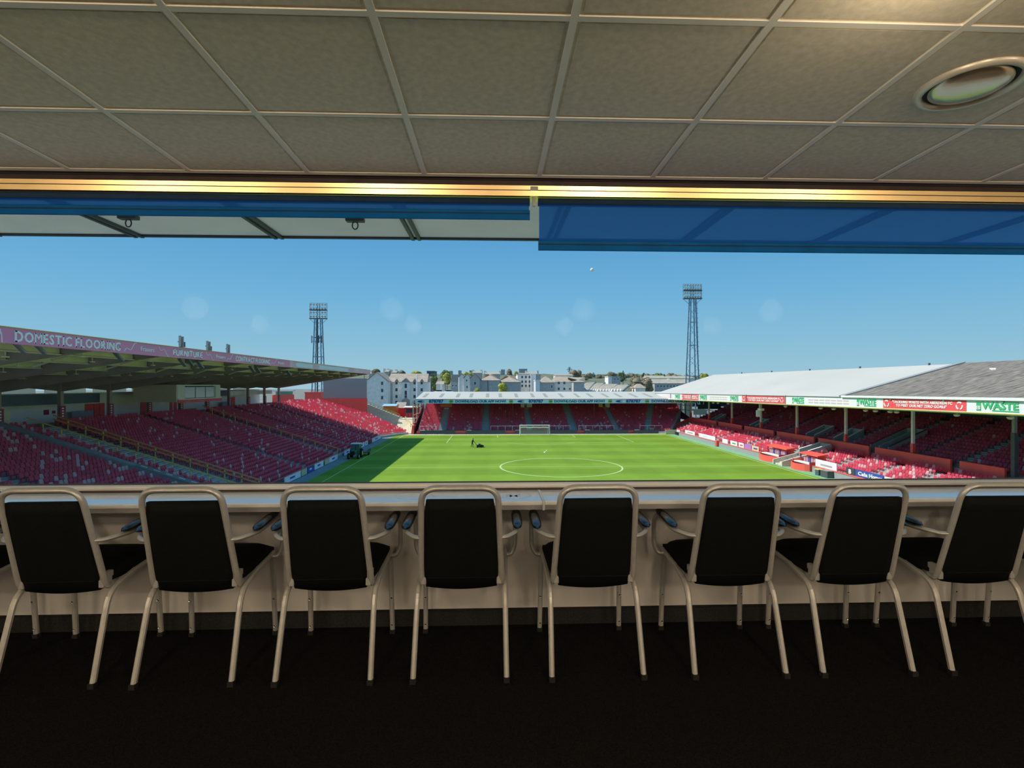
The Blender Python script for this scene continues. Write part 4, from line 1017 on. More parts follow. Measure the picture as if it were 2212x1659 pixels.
def fseg(y0, y1, m, x=44.85, th=.12, tz=0, bz=0):
    return MB().hexa([(x, y0, zb_f(y0) + bz), (x + th, y0, zb_f(y0) + bz), (x + th, y1, zb_f(y1) + bz), (x, y1, zb_f(y1) + bz), (x, y0, zt_f(y0) - tz), (x + th, y0, zt_f(y0) - tz), (x + th, y1, zt_f(y1) - tz), (x, y1, zt_f(y1) - tz)])
XF = 44.85
fseg(30, 145, M_fascR, tz=.02).build('fascia', M_fascR, right)
fseg(30, 145, M_yellow, x=44.83, tz=0, bz=-.07).build('x', M_yellow, right).name = 'fascia_drip_edge'
bpy.data.objects['fascia_drip_edge'].data.vertices.foreach_get
for o in [bpy.data.objects['fascia_drip_edge']]:
    for v_ in o.data.vertices:                        # keep only the thin strip under the board
        yy = v_.co.y + wloc(right).y; zz_ = v_.co.z + wloc(right).z
        if zz_ > zb_f(yy) - .03: v_.co.z = zb_f(yy) + .0 - wloc(right).z
Yr = lambda u: Yat(u, XF)
skew = lambda: None
tilt = Matrix.Rotation(0, 3, 'X')
def rtext(body, u0, u1, frac, dz, m, bold):
    ya, yb = Yr(u0), Yr(u1); ym = (ya + yb) / 2; h = (zt_f(ym) - zb_f(ym))
    sl = Matrix(((1, 0, 0), (0, 1, 0), (0, (-1.02 - 1.34) / 2 / 101.6, 1)))
    return text('fascia_lettering', body, h * frac * 1.38, m, right, (XF - .03, ym, (zt_f(ym) + zb_f(ym)) / 2 + dz * h), '-x', ya - yb, bold, rot=sl)
recyc = M_white
for u0, u1 in ((2122, 2202), (1857, 1893), (1715, 1737), (1580, 1595), (1514, 1527), (1460, 1469)):
    rtext('WASTE', u0, u1, .58, .06, M_green, .03)
    ya, yb = Yr(u0), Yr(u1); ym = (ya + yb) / 2; h = zt_f(ym) - zb_f(ym); w_ = ya - yb; zm = (zt_f(ym) + zb_f(ym)) / 2
    lg = bx('logo_block', M_green, right, XF - .03, XF - .01, ya + .035 * w_, ya + .17 * w_, zm - .36 * h, zm + .34 * h)
    text('logo_lettering', 'EIS', h * .40, M_white, right, (XF - .05, ya + .10 * w_, zm - .14 * h), '-x', .11 * w_, .01)
    bx('logo_underline', M_green, right, XF - .03, XF - .01, yb, yb + .72 * w_, zm - .36 * h, zm - .27 * h)
for u0, u1, detail in ((1908, 2088, 1), (1603, 1697, 0), (1473, 1509, 0)):
    ya, yb = Yr(u0), Yr(u1)
    fseg(yb, ya, M_redwall, x=XF - .012, th=.01, tz=.04, bz=.05).build('red_banner', M_redshed, right)
    w_ = ya - yb; k = .13
    if detail:
        rtext('"TACKLING WASTE WITH ABERDEEN FC', u0 + 20, u1 - 30, .24, .17, M_white, .012)
        rtext('TO MEET OUR NET ZERO GOALS"', u0 + 28, u1 - 42, .24, -.16, M_white, .012)
    else:
        rtext('"TACKLING WASTE WITH ABERDEEN FC', u0 + (u1 - u0) * .12, u1 - (u1 - u0) * .12, .24, .15, M_white, .012)
        rtext('TO MEET OUR NET ZERO GOALS"', u0 + (u1 - u0) * .15, u1 - (u1 - u0) * .15, .24, -.17, M_white, .012)
    for fy in (.05, .93):
        yc = ya - w_ * fy; h = zt_f(yc) - zb_f(yc); zm = (zt_f(yc) + zb_f(yc)) / 2; rr = h * .30
        for q in range(3):                            # three chasing arrows
            a0 = math.radians(90 + 120 * q); mbq = MB()
            arcp = [(XF - .03, yc - 1.25 * rr * math.cos(a0 + math.radians(d_)) * .8, zm + rr * math.sin(a0 + math.radians(d_))) for d_ in (-42, -14, 14, 42)]
            mbq.sweep(arcp, [(.02, -rr * .2), (.02, rr * .2), (-.02, rr * .2), (-.02, -rr * .2)], up=(1, 0, 0)); mbq.build('recycling_arrow', M_white, right)
for u0, u1 in ((1746, 1835), (1533, 1571), (1432, 1452)):      # two lines of print too faint to read
    for dz in (.14, -.16):
        ya, yb = Yr(u0), Yr(u1); n = 7; w_ = (ya - yb) / n
        for k in range(n):
            ym = yb + (k + .5) * w_; h = zt_f(ym) - zb_f(ym); zm = (zt_f(ym) + zb_f(ym)) / 2 + dz * h
            bx('faint_print', M_greentxt, right, XF - .02, XF - .005, yb + k * w_ + .12 * w_, yb + (k + 1) * w_ - .05 * w_, zm - .06 * h, zm + .07 * h)
for u in (1494, 1612, 1697, 1449, 1925, 2040, 2168):
    y = Yr(u); bx('fascia_bracket', M_steel, right, XF - .12, XF, y - .08, y + .08, zt_f(y) - (1.1 if u < 1700 else .15), zt_f(y) + .12)
for u, v in ((1541, 869), (1551, 870), (1573, 872), (1697, 878), (1773, 881), (1801, 883), (1870, 884), (1891, 887), (1923, 885), (1937, 887), (2067, 894), (2183, 898)):
    y = Yat(u, 46.5); z = zb_f(y) - .45; s_ = .35
    r_ = MB().lathe([(0, -.14), (.18, -.12), (.3, 0), (.26, .1), (0, .14)], (46.5, y, z), 12).build('spot_lamp', M_lamp, right, smooth=True)
    bx('lamp_arm', M_steel, r_, 46.45, 46.55, y - .05, y + .05, z + .1, zb_f(y) - .15)
yc = Yat(1641, 47.5); cctv = thing('camera_gantry', 'white camera cluster hanging below the side-stand fascia', 'camera', (47.5, yc, -3.6))
bx('arm', M_white, cctv, 47.4, 47.6, yc - .1, yc + .1, -3.2, zb_f(yc) - .1); MB().box(47.2, 47.9, yc - .9, yc + .2, -3.25, -2.85).build('housing', M_white, cctv, bevel=.05)
MB().box(47.2, 47.7, yc + .3, yc + .8, -4.4, -3.2).build('drop_unit', M_white, cctv, bevel=.05)

# perimeter wall and boards on the right
for y0, y1, nm in ((88.6, 104.6, 'beside the dugout with the orange bin'), (105.6, 127.5, 'running to the far corner'), (50, 73.6, 'below the navy lettered board')):
    r = thing('perimeter_wall', 'low grey wall along the pitch edge, ' + nm, 'wall', (45.3, (y0 + y1) / 2, ZP))
    bx('wall_body', M_wallgrey, r, 45.2, 45.45, y0, y1, ZP - .03, ZP + .85); bx('coping', M_redwall, r, 45.15, 45.5, y0, y1, ZP + .85, ZP + .92)
def rboard(y0, y1, m, label, z0=.93, z1=1.75, mark=None):
    r = thing('advertising_board', label, 'board', (45.5, (y0 + y1) / 2, ZP + z0))
    bx('panel', m, r, 45.42, 45.5, y0, y1, ZP + z0, ZP + z1)
    if mark: bx('print_mark', mark, r, 45.41, 45.42, y0 + (y1 - y0) * .2, y0 + (y1 - y0) * .75, ZP + z0 + .25, ZP + z0 + .5)
    return r
rboard(118, 124, M_boardw, 'white board near the far corner in front of sunlit seats', mark=M_concgrey)
rboard(107, 115.5, M_boardw, 'white board with pale blue print in front of sunlit seats', mark=M_fascB)
rboard(101.2, 103.6, M_boardw, 'short square white board beside the red steward post')
rboard(97.2, 100, M_boardw, 'white board with green print next to the magenta board', mark=M_green)
rboard(94.6, 96.6, M_boardw, 'white board with red print next to the violet board', mark=M_redshed)
rboard(91.8, 94.3, mat('board_violet', (.45, .2, .55), .5), 'violet and pink board in front of the sunlit seats')
rboard(89.2, 91.6, M_boardy, 'cream board with blue end beside the first dugout', mark=M_boardb)
rboard(68.6, 73.2, M_boardw, 'large white board with faint print right of the second dugout', .95, 1.95, M_concgrey)
r = rboard(60.2, 65.0, M_boardb, 'navy board with white lettering and green line in front of sunlit seats', .95, 1.8)
text('board_lettering', 'Cala', .62, M_white, r, (45.39, 63.6, ZP + 1.36), '-x', 1.7, .02)
text('board_lettering', 'Homes', .62, M_white, r, (45.39, 61.4, ZP + 1.36), '-x', 2.1, .02)
bx('green_bar', M_green, r, 45.4, 45.42, 62.56, 62.68, ZP + .95, ZP + 1.6)
r = rboard(65.1, 66.7, M_board, 'small black board with white emblem beside the navy board', .95, 1.8)
text('board_emblem', 'B', .75, M_white, r, (45.39, 65.95, ZP + 1.32), '-x', .5, .03)
rboard(52.5, 60.0, M_boardw, 'long plain white board beyond the navy board', .95, 1.75)
# dark box and bin by the wall
r = thing('equipment_box', 'dark metal equipment box against the pitch-edge wall below the white board', 'box', (44.6, 69.6, ZP)); bx('case', M_steeldark, r, 44.3, 45.1, 68.8, 70.3, ZP - .01, ZP + .85, bevel=.03); bx('lid', M_steel, r, 44.28, 45.12, 68.78, 70.32, ZP + .85, ZP + .92)
r = thing('waste_bin', 'squat dark bin with pale lid beside the equipment box', 'bin', (44.6, 71.2, ZP)); bx('bin_body', M_bulk, r, 44.35, 45.0, 70.8, 71.6, ZP - .01, ZP + .75, bevel=.03); bx('bin_lid', M_yelsign, r, 44.3, 45.05, 70.75, 71.65, ZP + .75, ZP + .84)
# dugouts and players' tunnel
def dugout(y0, y1, label):
    r = thing('dugout', label, 'dugout', (45.8, (y0 + y1) / 2, ZP))
    pts = []; n = 10
    for k in range(n + 1):
        t_ = k / n; pts.append((45.2 - 1.1 * math.sin(t_ * math.pi) ** .7, y0 + (y1 - y0) * t_, ZP))
    vs = pts + [(x, y, ZP + .95) for x, y, z in pts] + [(x + .15, y, ZP + .95) for x, y, z in pts] + [(x + .15, y, ZP) for x, y, z in pts]
    m = n + 1; fs = []
    for k in range(n):
        for q in range(4): fs.append((q * m + k, q * m + k + 1, ((q + 1) % 4) * m + k + 1, ((q + 1) % 4) * m + k))
    fs += [(0, m, 2 * m, 3 * m), (n, 3 * m + n, 2 * m + n, m + n)]
    MB().add(vs, fs).build('front_wall', M_redwall, r)
    bx('white_ledge', M_white, r, 45.3, 46.2, y0 + .2, y1 - .2, ZP + .9, ZP + 1.05)
    k = 0; y = y0 + .5
    while y < y1 - .4:
        bx('bench_seat', M_redpale if k % 3 else M_boardb, r, 46.7, 46.9, y, y + .45, ZP + 1.0, ZP + 1.75); y += .6; k += 1
    bx('rear_wall', M_redwall, r, 47.4, 47.6, y0, y1, ZP + .4, ZP + 2.3)
    MB().hexa([(46.3, y0 - .1, ZP + 2.05), (47.8, y0 - .1, ZP + 2.25), (47.8, y1 + .1, ZP + 2.25), (46.3, y1 + .1, ZP + 2.05), (46.3, y0 - .1, ZP + 2.2), (47.8, y0 - .1, ZP + 2.4), (47.8, y1 + .1, ZP + 2.4), (46.3, y1 + .1, ZP + 2.2)]).build('roof', M_redwall, r)
    for y in (y0 + .05, y1 - .15): bx('side_wall', M_redwall, r, 45.2, 47.5, y, y + .1, ZP, ZP + 1.3); bx('roof_post', M_maroon, r, 46.4, 46.5, y, y + .1, ZP + 1.3, ZP + 2.1)
dugout(82.3, 88.2, 'red dugout with curved front, on the far-corner side of the tunnel')
dugout(74.2, 78.6, 'red dugout with bulging front, beside the large white board')
tu = thing('tunnel_steps', 'pale concrete tunnel steps between the two red dugouts', 'steps', (45.5, 80.4, ZP))
for s_, y in ((0, 79.1), (1, 81.6)): MB().prism([(43.9, y, ZP), (47.8, y, ZP), (47.8, y, ZP + 1.7), (45.0, y, ZP + 1.0), (43.9, y, ZP + .7)], (0, .25, 0)).build('side_wall', M_concpale, tu)
for k in range(5): bx('step', M_concpale, tu, 44.2 + .7 * k, 44.95 + .7 * k, 79.35, 81.6, ZP - .02, ZP + .2 + .2 * k)
vb = thing('tunnel_cover', 'grey walled stairwell in the lower seats above the tunnel steps', 'stairwell', (49.2, 80.2, -9.8))
for y in (78.8, 81.3): MB().prism([(47.9, y, -10.2), (51.2, y, -9.4), (51.2, y, -7.7), (47.9, y, -8.7)], (0, .22, 0)).build('side_wall', M_concgrey, vb); MB().beam((47.9, y + .11, -8.68), (51.2, y + .11, -7.68), .3, .07).build('coping', M_white, vb)
bx('rear_wall', M_concgrey, vb, 51.2, 51.4, 78.8, 81.5, -9.2, -7.7)
bx('door_jamb', M_white, vb, 47.8, 47.92, 78.75, 78.95, -10.1, -8.6)
r = thing('steward_post', 'red and black steward post at a gap in the pitch-edge wall', 'post', (45.1, 105.1, ZP)); bx('red_body', M_redwall, r, 44.7, 45.4, 104.7, 105.3, ZP - .01, ZP + 1.1, bevel=.05); bx('black_body', M_black, r, 44.8, 45.3, 105.3, 105.6, ZP - .01, ZP + .9, bevel=.03); bx('top_plate', M_orange, r, 44.75, 45.35, 104.75, 105.25, ZP + 1.1, ZP + 1.2)
gt = thing('corner_gate', 'beige gate with white notices at the far pitch corner', 'gate', (44.5, 130.5, ZP)); bx('gate_panel', M_beige, gt, 43.2, 46.0, 131.4, 131.6, ZP - .01, ZP + 1.1)
for k in range(3): bx('notice', M_boardw, gt, 45.6 + .0, 45.7, 128 + .8 * k, 128.6 + .8 * k, ZP + .7, ZP + 1.3)
bx('gate_base', M_black, gt, 45.3, 45.6, 127.6, 130.6, ZP - .01, ZP + .7)

# ------------------------------------------------------------------ put the seats out
vis = []
for k, s_ in enumerate(SEATS):
    u, v, Z = proj(s_[0], s_[1], s_[2] + .6)
    if 0 < u < 2212 and v < 1036: vis.append((Z, k))
vis.sort(); single = set(k for Z, k in vis[:300])
base = {}
for k in single:
    x, y, z, a, c, stand = SEATS[k]
    if c not in base:
        me = bpy.data.meshes.new('stadium_seat'); me.from_pydata([tuple(p) for p in SBV], [], SBF); me.materials.append((M_red, M_red2, M_redpale)[c]); base[c] = me
    o = bpy.data.objects.new('stadium_seat', base[c]); COL.objects.link(o); o.location = (x, y, z); o.rotation_euler = (0, 0, a)
    tag(o, ('red tip-up plastic seat in the nearest grandstand block', 'deep red tip-up plastic seat in the nearest grandstand block', 'faded pale tip-up plastic seat in the nearest grandstand block')[c], 'seat', 'seats of the nearest grandstand block')
for stand, par in (('left', left), ('corner', corner), ('far', far), ('right', right)):
    rows = [s_ for k, s_ in enumerate(SEATS) if s_[5] == stand and k not in single]
    seats_mesh('seat_rows', rows, par)

# ------------------------------------------------------------------ FLOODLIGHT TOWERS
def tower(x, y, zbase, zplat, ztop, wtop, wbot, wp_, cols, rows, label, ladder=True, ant=False, yaw=0.0):
    r = thing('floodlight_tower', label, 'floodlight', (x, y, zbase))
    corners = [(-1, -1), (1, -1), (1, 1), (-1, 1)]
    def c(k, t_): hw = (wbot + (wtop - wbot) * t_) / 2; return Vector((x + corners[k][0] * hw, y + corners[k][1] * hw, zbase + (zplat - zbase) * t_))
    for k in range(4): MB().beam(c(k, 0), c(k, 1), .30).build('leg', M_tower, r)
    mb = MB(); n = 16
    for k in range(4):
        for i in range(n):
            a_, b2 = c(k, i / n), c((k + 1) % 4, (i + 1) / n)
            if i % 2: a_, b2 = c((k + 1) % 4, i / n), c(k, (i + 1) / n)
            mb.beam(a_, b2, .07)
    mb.build('lattice', M_tower, r)
    for i in (6, 10, 13):
        mb = MB()
        for k in range(4): mb.beam(c(k, i / n), c((k + 1) % 4, i / n), .14)
        mb.build('ring_brace', M_tower, r)
    bx('platform', M_steeldark, r, x - wp_ / 2, x + wp_ / 2, y - .8, y + .6, zplat, zplat + .25)
    bx('platform', M_steeldark, r, x - wp_ / 2, x + wp_ / 2, y - .8, y + .6, zplat + (ztop - zplat) * .55, zplat + (ztop - zplat) * .55 + .2)
    for s_ in (-1, 1):
        MB().beam((x + s_ * wp_ / 2, y, zplat), (x + s_ * wtop / 2, y, zplat - 1.9), .10).build('knee_brace', M_tower, r)
        bx('end_post', M_tower, r, x + s_ * wp_ / 2 - .06, x + s_ * wp_ / 2 + .06, y - .1, y + .02, zplat, ztop)
    bx('mast_post', M_tower, r, x - .5, x - .3, y, y + .2, zplat, ztop); bx('mast_post', M_tower, r, x + .3, x + .5, y, y + .2, zplat, ztop)
    mb = MB()
    for j in range(rows + 1): zz_ = zplat + (ztop - zplat) * (j + .2) / (rows + .2); mb.box(x - wp_ / 2, x + wp_ / 2, y - .05, y + .05, zz_ - .05, zz_ + .05)
    mb.build('lamp_rails', M_tower, r)
    lm = None
    for j in range(rows):
        for i in range(cols):
            xx = x - wp_ / 2 + wp_ * (i + .5) / cols; zz_ = zplat + (ztop - zplat) * (j + .62) / rows
            if lm is None:
                lm = MB().lathe([(0, .3), (.18, .28), (.36, -.05), (.40, -.18), (.36, -.2), (0, -.16)], (0, 0, 0), 10, axis='y').build('flood_lamp', M_lamp, r, local=True, smooth=True); o = lm
            else: o = lm.copy(); COL.objects.link(o)
            o.location = Vector((xx, y - .3, zz_)) - wloc(r); o.rotation_euler = (.35, 0, 0)
    if ladder:
        lx = x + wtop / 2 + .55; lb = x + wbot / 2 + .55
        mb = MB().beam((lb, y - .3, zbase), (lx, y - .3, zplat), .12); mb.build('ladder_rail', M_tower, r)
        mb = MB()
        for i in range(26): t_ = i / 26; xx = lb + (lx - lb) * t_; mb.box(xx - .35, xx + .35, y - .4, y - .2, zbase + (zplat - zbase) * t_ - .05, zbase + (zplat - zbase) * t_ + .05)
        mb.build('ladder_rungs', M_tower, r)
    if ant:
        za = zplat - 8.6
        for dx in (-1.9, .0, .5, 1.4, 1.9): bx('antenna_panel', M_concgrey if dx in (-1.9, 1.9) else M_steeldark, r, x + dx - .2, x + dx + .2, y - 1.5, y - 1.2, za, za + 2.6 + .3 * (dx == 0), bevel=.05)
        bx('antenna_arm', M_steeldark, r, x - 2.1, x + 2.1, y - 1.2, y - 1.05, za + .5, za + .62); bx('antenna_arm', M_steeldark, r, x - 2.1, x + 2.1, y - 1.2, y - 1.05, za + 2.0, za + 2.12)
        bx('cable_tray', M_steeldark, r, x - .25, x + .2, y - 1.1, y - .9, zbase, zplat)
yT = 172.0; c_ = P(1495.5, 646, yT)
tower(c_.x, yT, ZP, c_.z, P(1495, 614, yT).z, 1.5, 3.9, 6.1, 7, 4, 'slender floodlight tower with a ladder behind the white-roofed stand')
yT = 190.0; c_ = P(688, 689, yT)
tower(c_.x, yT, ZP, c_.z, P(688, 655, yT).z, 2.0, 4.0, 6.0, 6, 4, 'floodlight tower carrying phone antennas behind the magenta-fascia stand', ladder=False, ant=True)

# ------------------------------------------------------------------ TRACTOR, PERSON, MOWER, GULL
def tractor():
    x, y = -23.3, 91.0; z = ZP - .03
    r = thing('tractor', 'green tractor with white cab roof parked on the dark track', 'tractor', (x, y, z))
    MB().box(x - .45, x + .45, y - 2.0, y - .5, z + .75, z + 1.45).build('bonnet', M_tgreen, r, bevel=.12)
    bx('grille', M_black, r, x - .35, x + .35, y - 2.03, y - 2.0, z + .8, z + 1.35)
    MB().box(x - .7, x + .7, y - .5, y + .9, z + .7, z + 1.35).build('cab_base', M_tgreen, r, bevel=.06)
    MB().hexa([(x - .72, y - .45, z + 1.35), (x + .72, y - .45, z + 1.35), (x + .72, y + .85, z + 1.35), (x - .72, y + .85, z + 1.35), (x - .64, y - .3, z + 2.35), (x + .64, y - .3, z + 2.35), (x + .64, y + .8, z + 2.35), (x - .64, y + .8, z + 2.35)]).build('cab_glass', M_pane, r)
    for sx_ in (-1, 1):
        for yy in (-.4, .83): MB().beam((x + sx_ * .73, y + yy, z + 1.3), (x + sx_ * .65, y + yy + (.12 if yy < 0 else -.04), z + 2.36), .08).build('cab_pillar', M_tgreen, r)
        for yy, rr, ww in ((.55, .78, .36), (-1.5, .5, .26)):
            wl = MB().lathe([(0, -ww / 2), (rr * .55, -ww / 2), (rr * .92, -ww / 2), (rr, -ww / 4), (rr, ww / 4), (rr * .92, ww / 2), (rr * .55, ww / 2), (0, ww / 2)], (x + sx_ * .82, y + yy, z + rr), 22, axis='x').build('wheel', M_rubber, r)
            MB().lathe([(0, -ww / 2 - .02), (rr * .5, -ww / 2 - .02), (rr * .5, ww / 2 + .02), (0, ww / 2 + .02)], (x + sx_ * .82, y + yy, z + rr), 16, axis='x').build('hub', M_yelsign, wl)
        bx('mudguard', M_tgreen, r, x + sx_ * .82 - .2, x + sx_ * .82 + .2, y - .1, y + 1.2, z + 1.55, z + 1.62)
    MB().box(x - .78, x + .78, y - .5, y + 1.0, z + 2.35, z + 2.5).build('cab_roof', M_white, r, bevel=.06)
    MB().tube([(x + .3, y - 1.2, z + 1.4), (x + .3, y - 1.2, z + 2.1)], .05, 8).build('exhaust', M_black, r)
    t_ = thing('trailer', 'small dark flat trailer behind the green tractor', 'trailer', (x + .6, y + 3.3, z))
    bx('bed', M_steeldark, t_, x - .3, x + 1.5, y + 1.9, y + 4.6, z + .6, z + .75); bx('side_board', M_maroon, t_, x - .3, x - .24, y + 1.9, y + 4.6, z + .75, z + 1.15); bx('side_board', M_steeldark, t_, x + 1.44, x + 1.5, y + 1.9, y + 4.6, z + .75, z + 1.15)
    bx('tow_bar', M_steeldark, t_, x + .5, x + .6, y + 1.2, y + 1.9, z + .55, z + .65)
    for sx_ in (-.2, 1.4): MB().lathe([(0, -.1), (.3, -.1), (.36, -.05), (.36, .05), (.3, .1), (0, .1)], (x + sx_, y + 3.4, z + .36), 16, axis='x').build('wheel', M_rubber, t_)
tractor()

def person(px_, py, z, label):
    r = thing('person', label, 'person', (px_, py, z))
    J = {'pel': (0, 0, .95), 'che': (.10, 0, 1.28), 'nec': (.16, 0, 1.47), 'hd': (.20, 0, 1.55), 'top': (.22, 0, 1.70),
         'shl': (.13, .19, 1.42), 'ell': (.26, .23, 1.15), 'wrl': (.46, .16, 1.02), 'shr': (.13, -.19, 1.42), 'elr': (.24, -.23, 1.14), 'wrr': (.46, -.16, 1.02),
         'hil': (0, .10, .90), 'knl': (.16, .10, .50), 'anl': (.06, .10, .09), 'tol': (.22, .11, .04), 'hir': (0, -.10, .90), 'knr': (.0, -.10, .48), 'anr': (-.24, -.10, .12), 'tor': (-.12, -.11, .04)}
    rad = {'pel': .15, 'che': .16, 'nec': .06, 'hd': .085, 'top': .08, 'shl': .075, 'ell': .05, 'wrl': .035, 'shr': .075, 'elr': .05, 'wrr': .035, 'hil': .10, 'knl': .065, 'anl': .045, 'tol': .035, 'hir': .10, 'knr': .065, 'anr': .045, 'tor': .035}
    E = [('pel', 'che'), ('che', 'nec'), ('nec', 'hd'), ('hd', 'top'), ('che', 'shl'), ('shl', 'ell'), ('ell', 'wrl'), ('che', 'shr'), ('shr', 'elr'), ('elr', 'wrr'), ('pel', 'hil'), ('hil', 'knl'), ('knl', 'anl'), ('anl', 'tol'), ('pel', 'hir'), ('hir', 'knr'), ('knr', 'anr'), ('anr', 'tor')]
    for s_, wr in ((1, 'wrl'), (-1, 'wrr')):
        for q in range(5):
            n = 'f%d%d' % (s_, q); b0 = Vector(J[wr]); J[n] = tuple(b0 + Vector((.09 if q else .05, (q - 2) * .016 * s_ + (0 if q else -.03 * s_), -.03 - .01 * q))); rad[n] = .010; E.append((wr, n))
    names = list(J); me = bpy.data.meshes.new('body'); me.from_pydata([J[n] for n in names], [(names.index(a), names.index(b)) for a, b in E], [])
    o = bpy.data.objects.new('body', me); COL.objects.link(o)
    sk = o.modifiers.new('skin', 'SKIN')
    for i, n in enumerate(names): me.skin_vertices[0].data[i].radius = (rad[n], rad[n]) if me.skin_vertices else None
    me.skin_vertices[0].data[0].use_root = True
    sb = o.modifiers.new('sub', 'SUBSURF'); sb.levels = 1; sb.render_levels = 1
    dg = bpy.context.evaluated_depsgraph_get(); m2 = bpy.data.meshes.new_from_object(o.evaluated_get(dg)); bpy.data.objects.remove(o)
    m2.materials.clear(); m2.materials.append(M_black); m2.materials.append(M_skin)
    for p in m2.polygons:
        c2 = p.center; hand = c2.x > .45 and .9 < c2.z < 1.1
        p.material_index = 1 if (c2.z > 1.50 or hand) else 0; p.use_smooth = True
    o = bpy.data.objects.new('body', m2); COL.objects.link(o); o.parent = r
    MB().lathe([(0, .10), (.06, .085), (.095, .03), (.10, -.02), (.085, -.05)], (.205, 0, 1.67), 14).build('hair', M_hair, r, local=True, smooth=True)
    f_ = MB().add([(.30, -.012, 1.60), (.30, .012, 1.60), (.325, 0, 1.585), (.295, 0, 1.63)], [(0, 1, 2), (0, 2, 3), (1, 3, 2), (0, 3, 1)]); f_.build('nose', M_skin, r, local=True)
    return r
pp = P(1020, 965, 105.5)
person(pp.x, 105.5, ZP, 'person in black clothes walking behind a mower on the pitch').rotation_euler = (0, 0, -.35)
mx, my = pp.x + 1.35, 105.0
r = thing('lawn_mower', 'black walk-behind lawn mower on the grass before the walking person', 'mower', (mx, my, ZP))
MB().box(mx - .45, mx + .5, my - .4, my + .4, ZP + .12, ZP + .5).build('deck', M_black, r, bevel=.06); MB().box(mx - .1, mx + .35, my - .2, my + .2, ZP + .5, ZP + .75).build('engine', M_steeldark, r, bevel=.04)
MB().hexa([(mx + .5, my - .38, ZP + .1), (mx + 1.0, my - .38, ZP + .15), (mx + 1.0, my + .38, ZP + .15), (mx + .5, my + .38, ZP + .1), (mx + .5, my - .38, ZP + .55), (mx + .95, my - .38, ZP + .35), (mx + .95, my + .38, ZP + .35), (mx + .5, my + .38, ZP + .55)]).build('grass_box', M_black, r)
for s_ in (-1, 1): MB().tube([(mx - .4, my + s_ * .25, ZP + .4), (mx - .86, my + .15 + s_ * .25, ZP + 1.0)], .02, 6).build('handle_bar', M_black, r)
MB().tube([(mx - .86, my - .1, ZP + 1.0), (mx - .86, my + .4, ZP + 1.0)], .02, 6).build('grip', M_orange, r)
for dx in (-.35, .4):
    MB().lathe([(0, -.42), (.13, -.42), (.13, .42), (0, .42)], (mx + dx, my, ZP + .13), 14, axis='y').build('roller', M_black, r)
g = P(1176, 977, 62); r = thing('gull', 'white gull with grey wing tips gliding low over the pitch', 'bird', g)
MB().lathe([(0, -.26), (.035, -.22), (.07, -.08), (.075, .02), (.055, .12), (.045, .16), (.045, .2), (.02, .25), (0, .26)], g, 12, axis='y').build('body', M_bird, r, smooth=True)
for s_ in (-1, 1):
    wv = MB().add([(g.x + s_ * .05, g.y - .06, g.z + .02), (g.x + s_ * .05, g.y + .10, g.z + .02), (g.x + s_ * .30, g.y + .12, g.z + .16 + (.12 if s_ > 0 else .02)), (g.x + s_ * .30, g.y - .04, g.z + .16 + (.12 if s_ > 0 else .02)),
                   (g.x + s_ * .05, g.y - .06, g.z + .0), (g.x + s_ * .05, g.y + .10, g.z + .0), (g.x + s_ * .30, g.y + .12, g.z + .14 + (.12 if s_ > 0 else .02)), (g.x + s_ * .30, g.y - .04, g.z + .14 + (.12 if s_ > 0 else .02))],
                  [(0, 1, 2, 3), (7, 6, 5, 4), (0, 3, 7, 4), (1, 5, 6, 2), (2, 6, 7, 3)]).build('wing', M_bird, r)
    MB().prism([(g.x + s_ * .30, g.y - .04, g.z + .15 + (.12 if s_ > 0 else .02)), (g.x + s_ * .30, g.y + .12, g.z + .15 + (.12 if s_ > 0 else .02)), (g.x + s_ * .52, g.y - .02, g.z + .18 + (.14 if s_ > 0 else -.1))], (0, 0, .012)).build('wing_tip', M_birdg, wv)
MB().prism([(g.x - .02, g.y - .22, g.z), (g.x + .02, g.y - .22, g.z), (g.x + .07, g.y - .36, g.z), (g.x - .07, g.y - .36, g.z)], (0, 0, .012)).build('tail', M_bird, r)

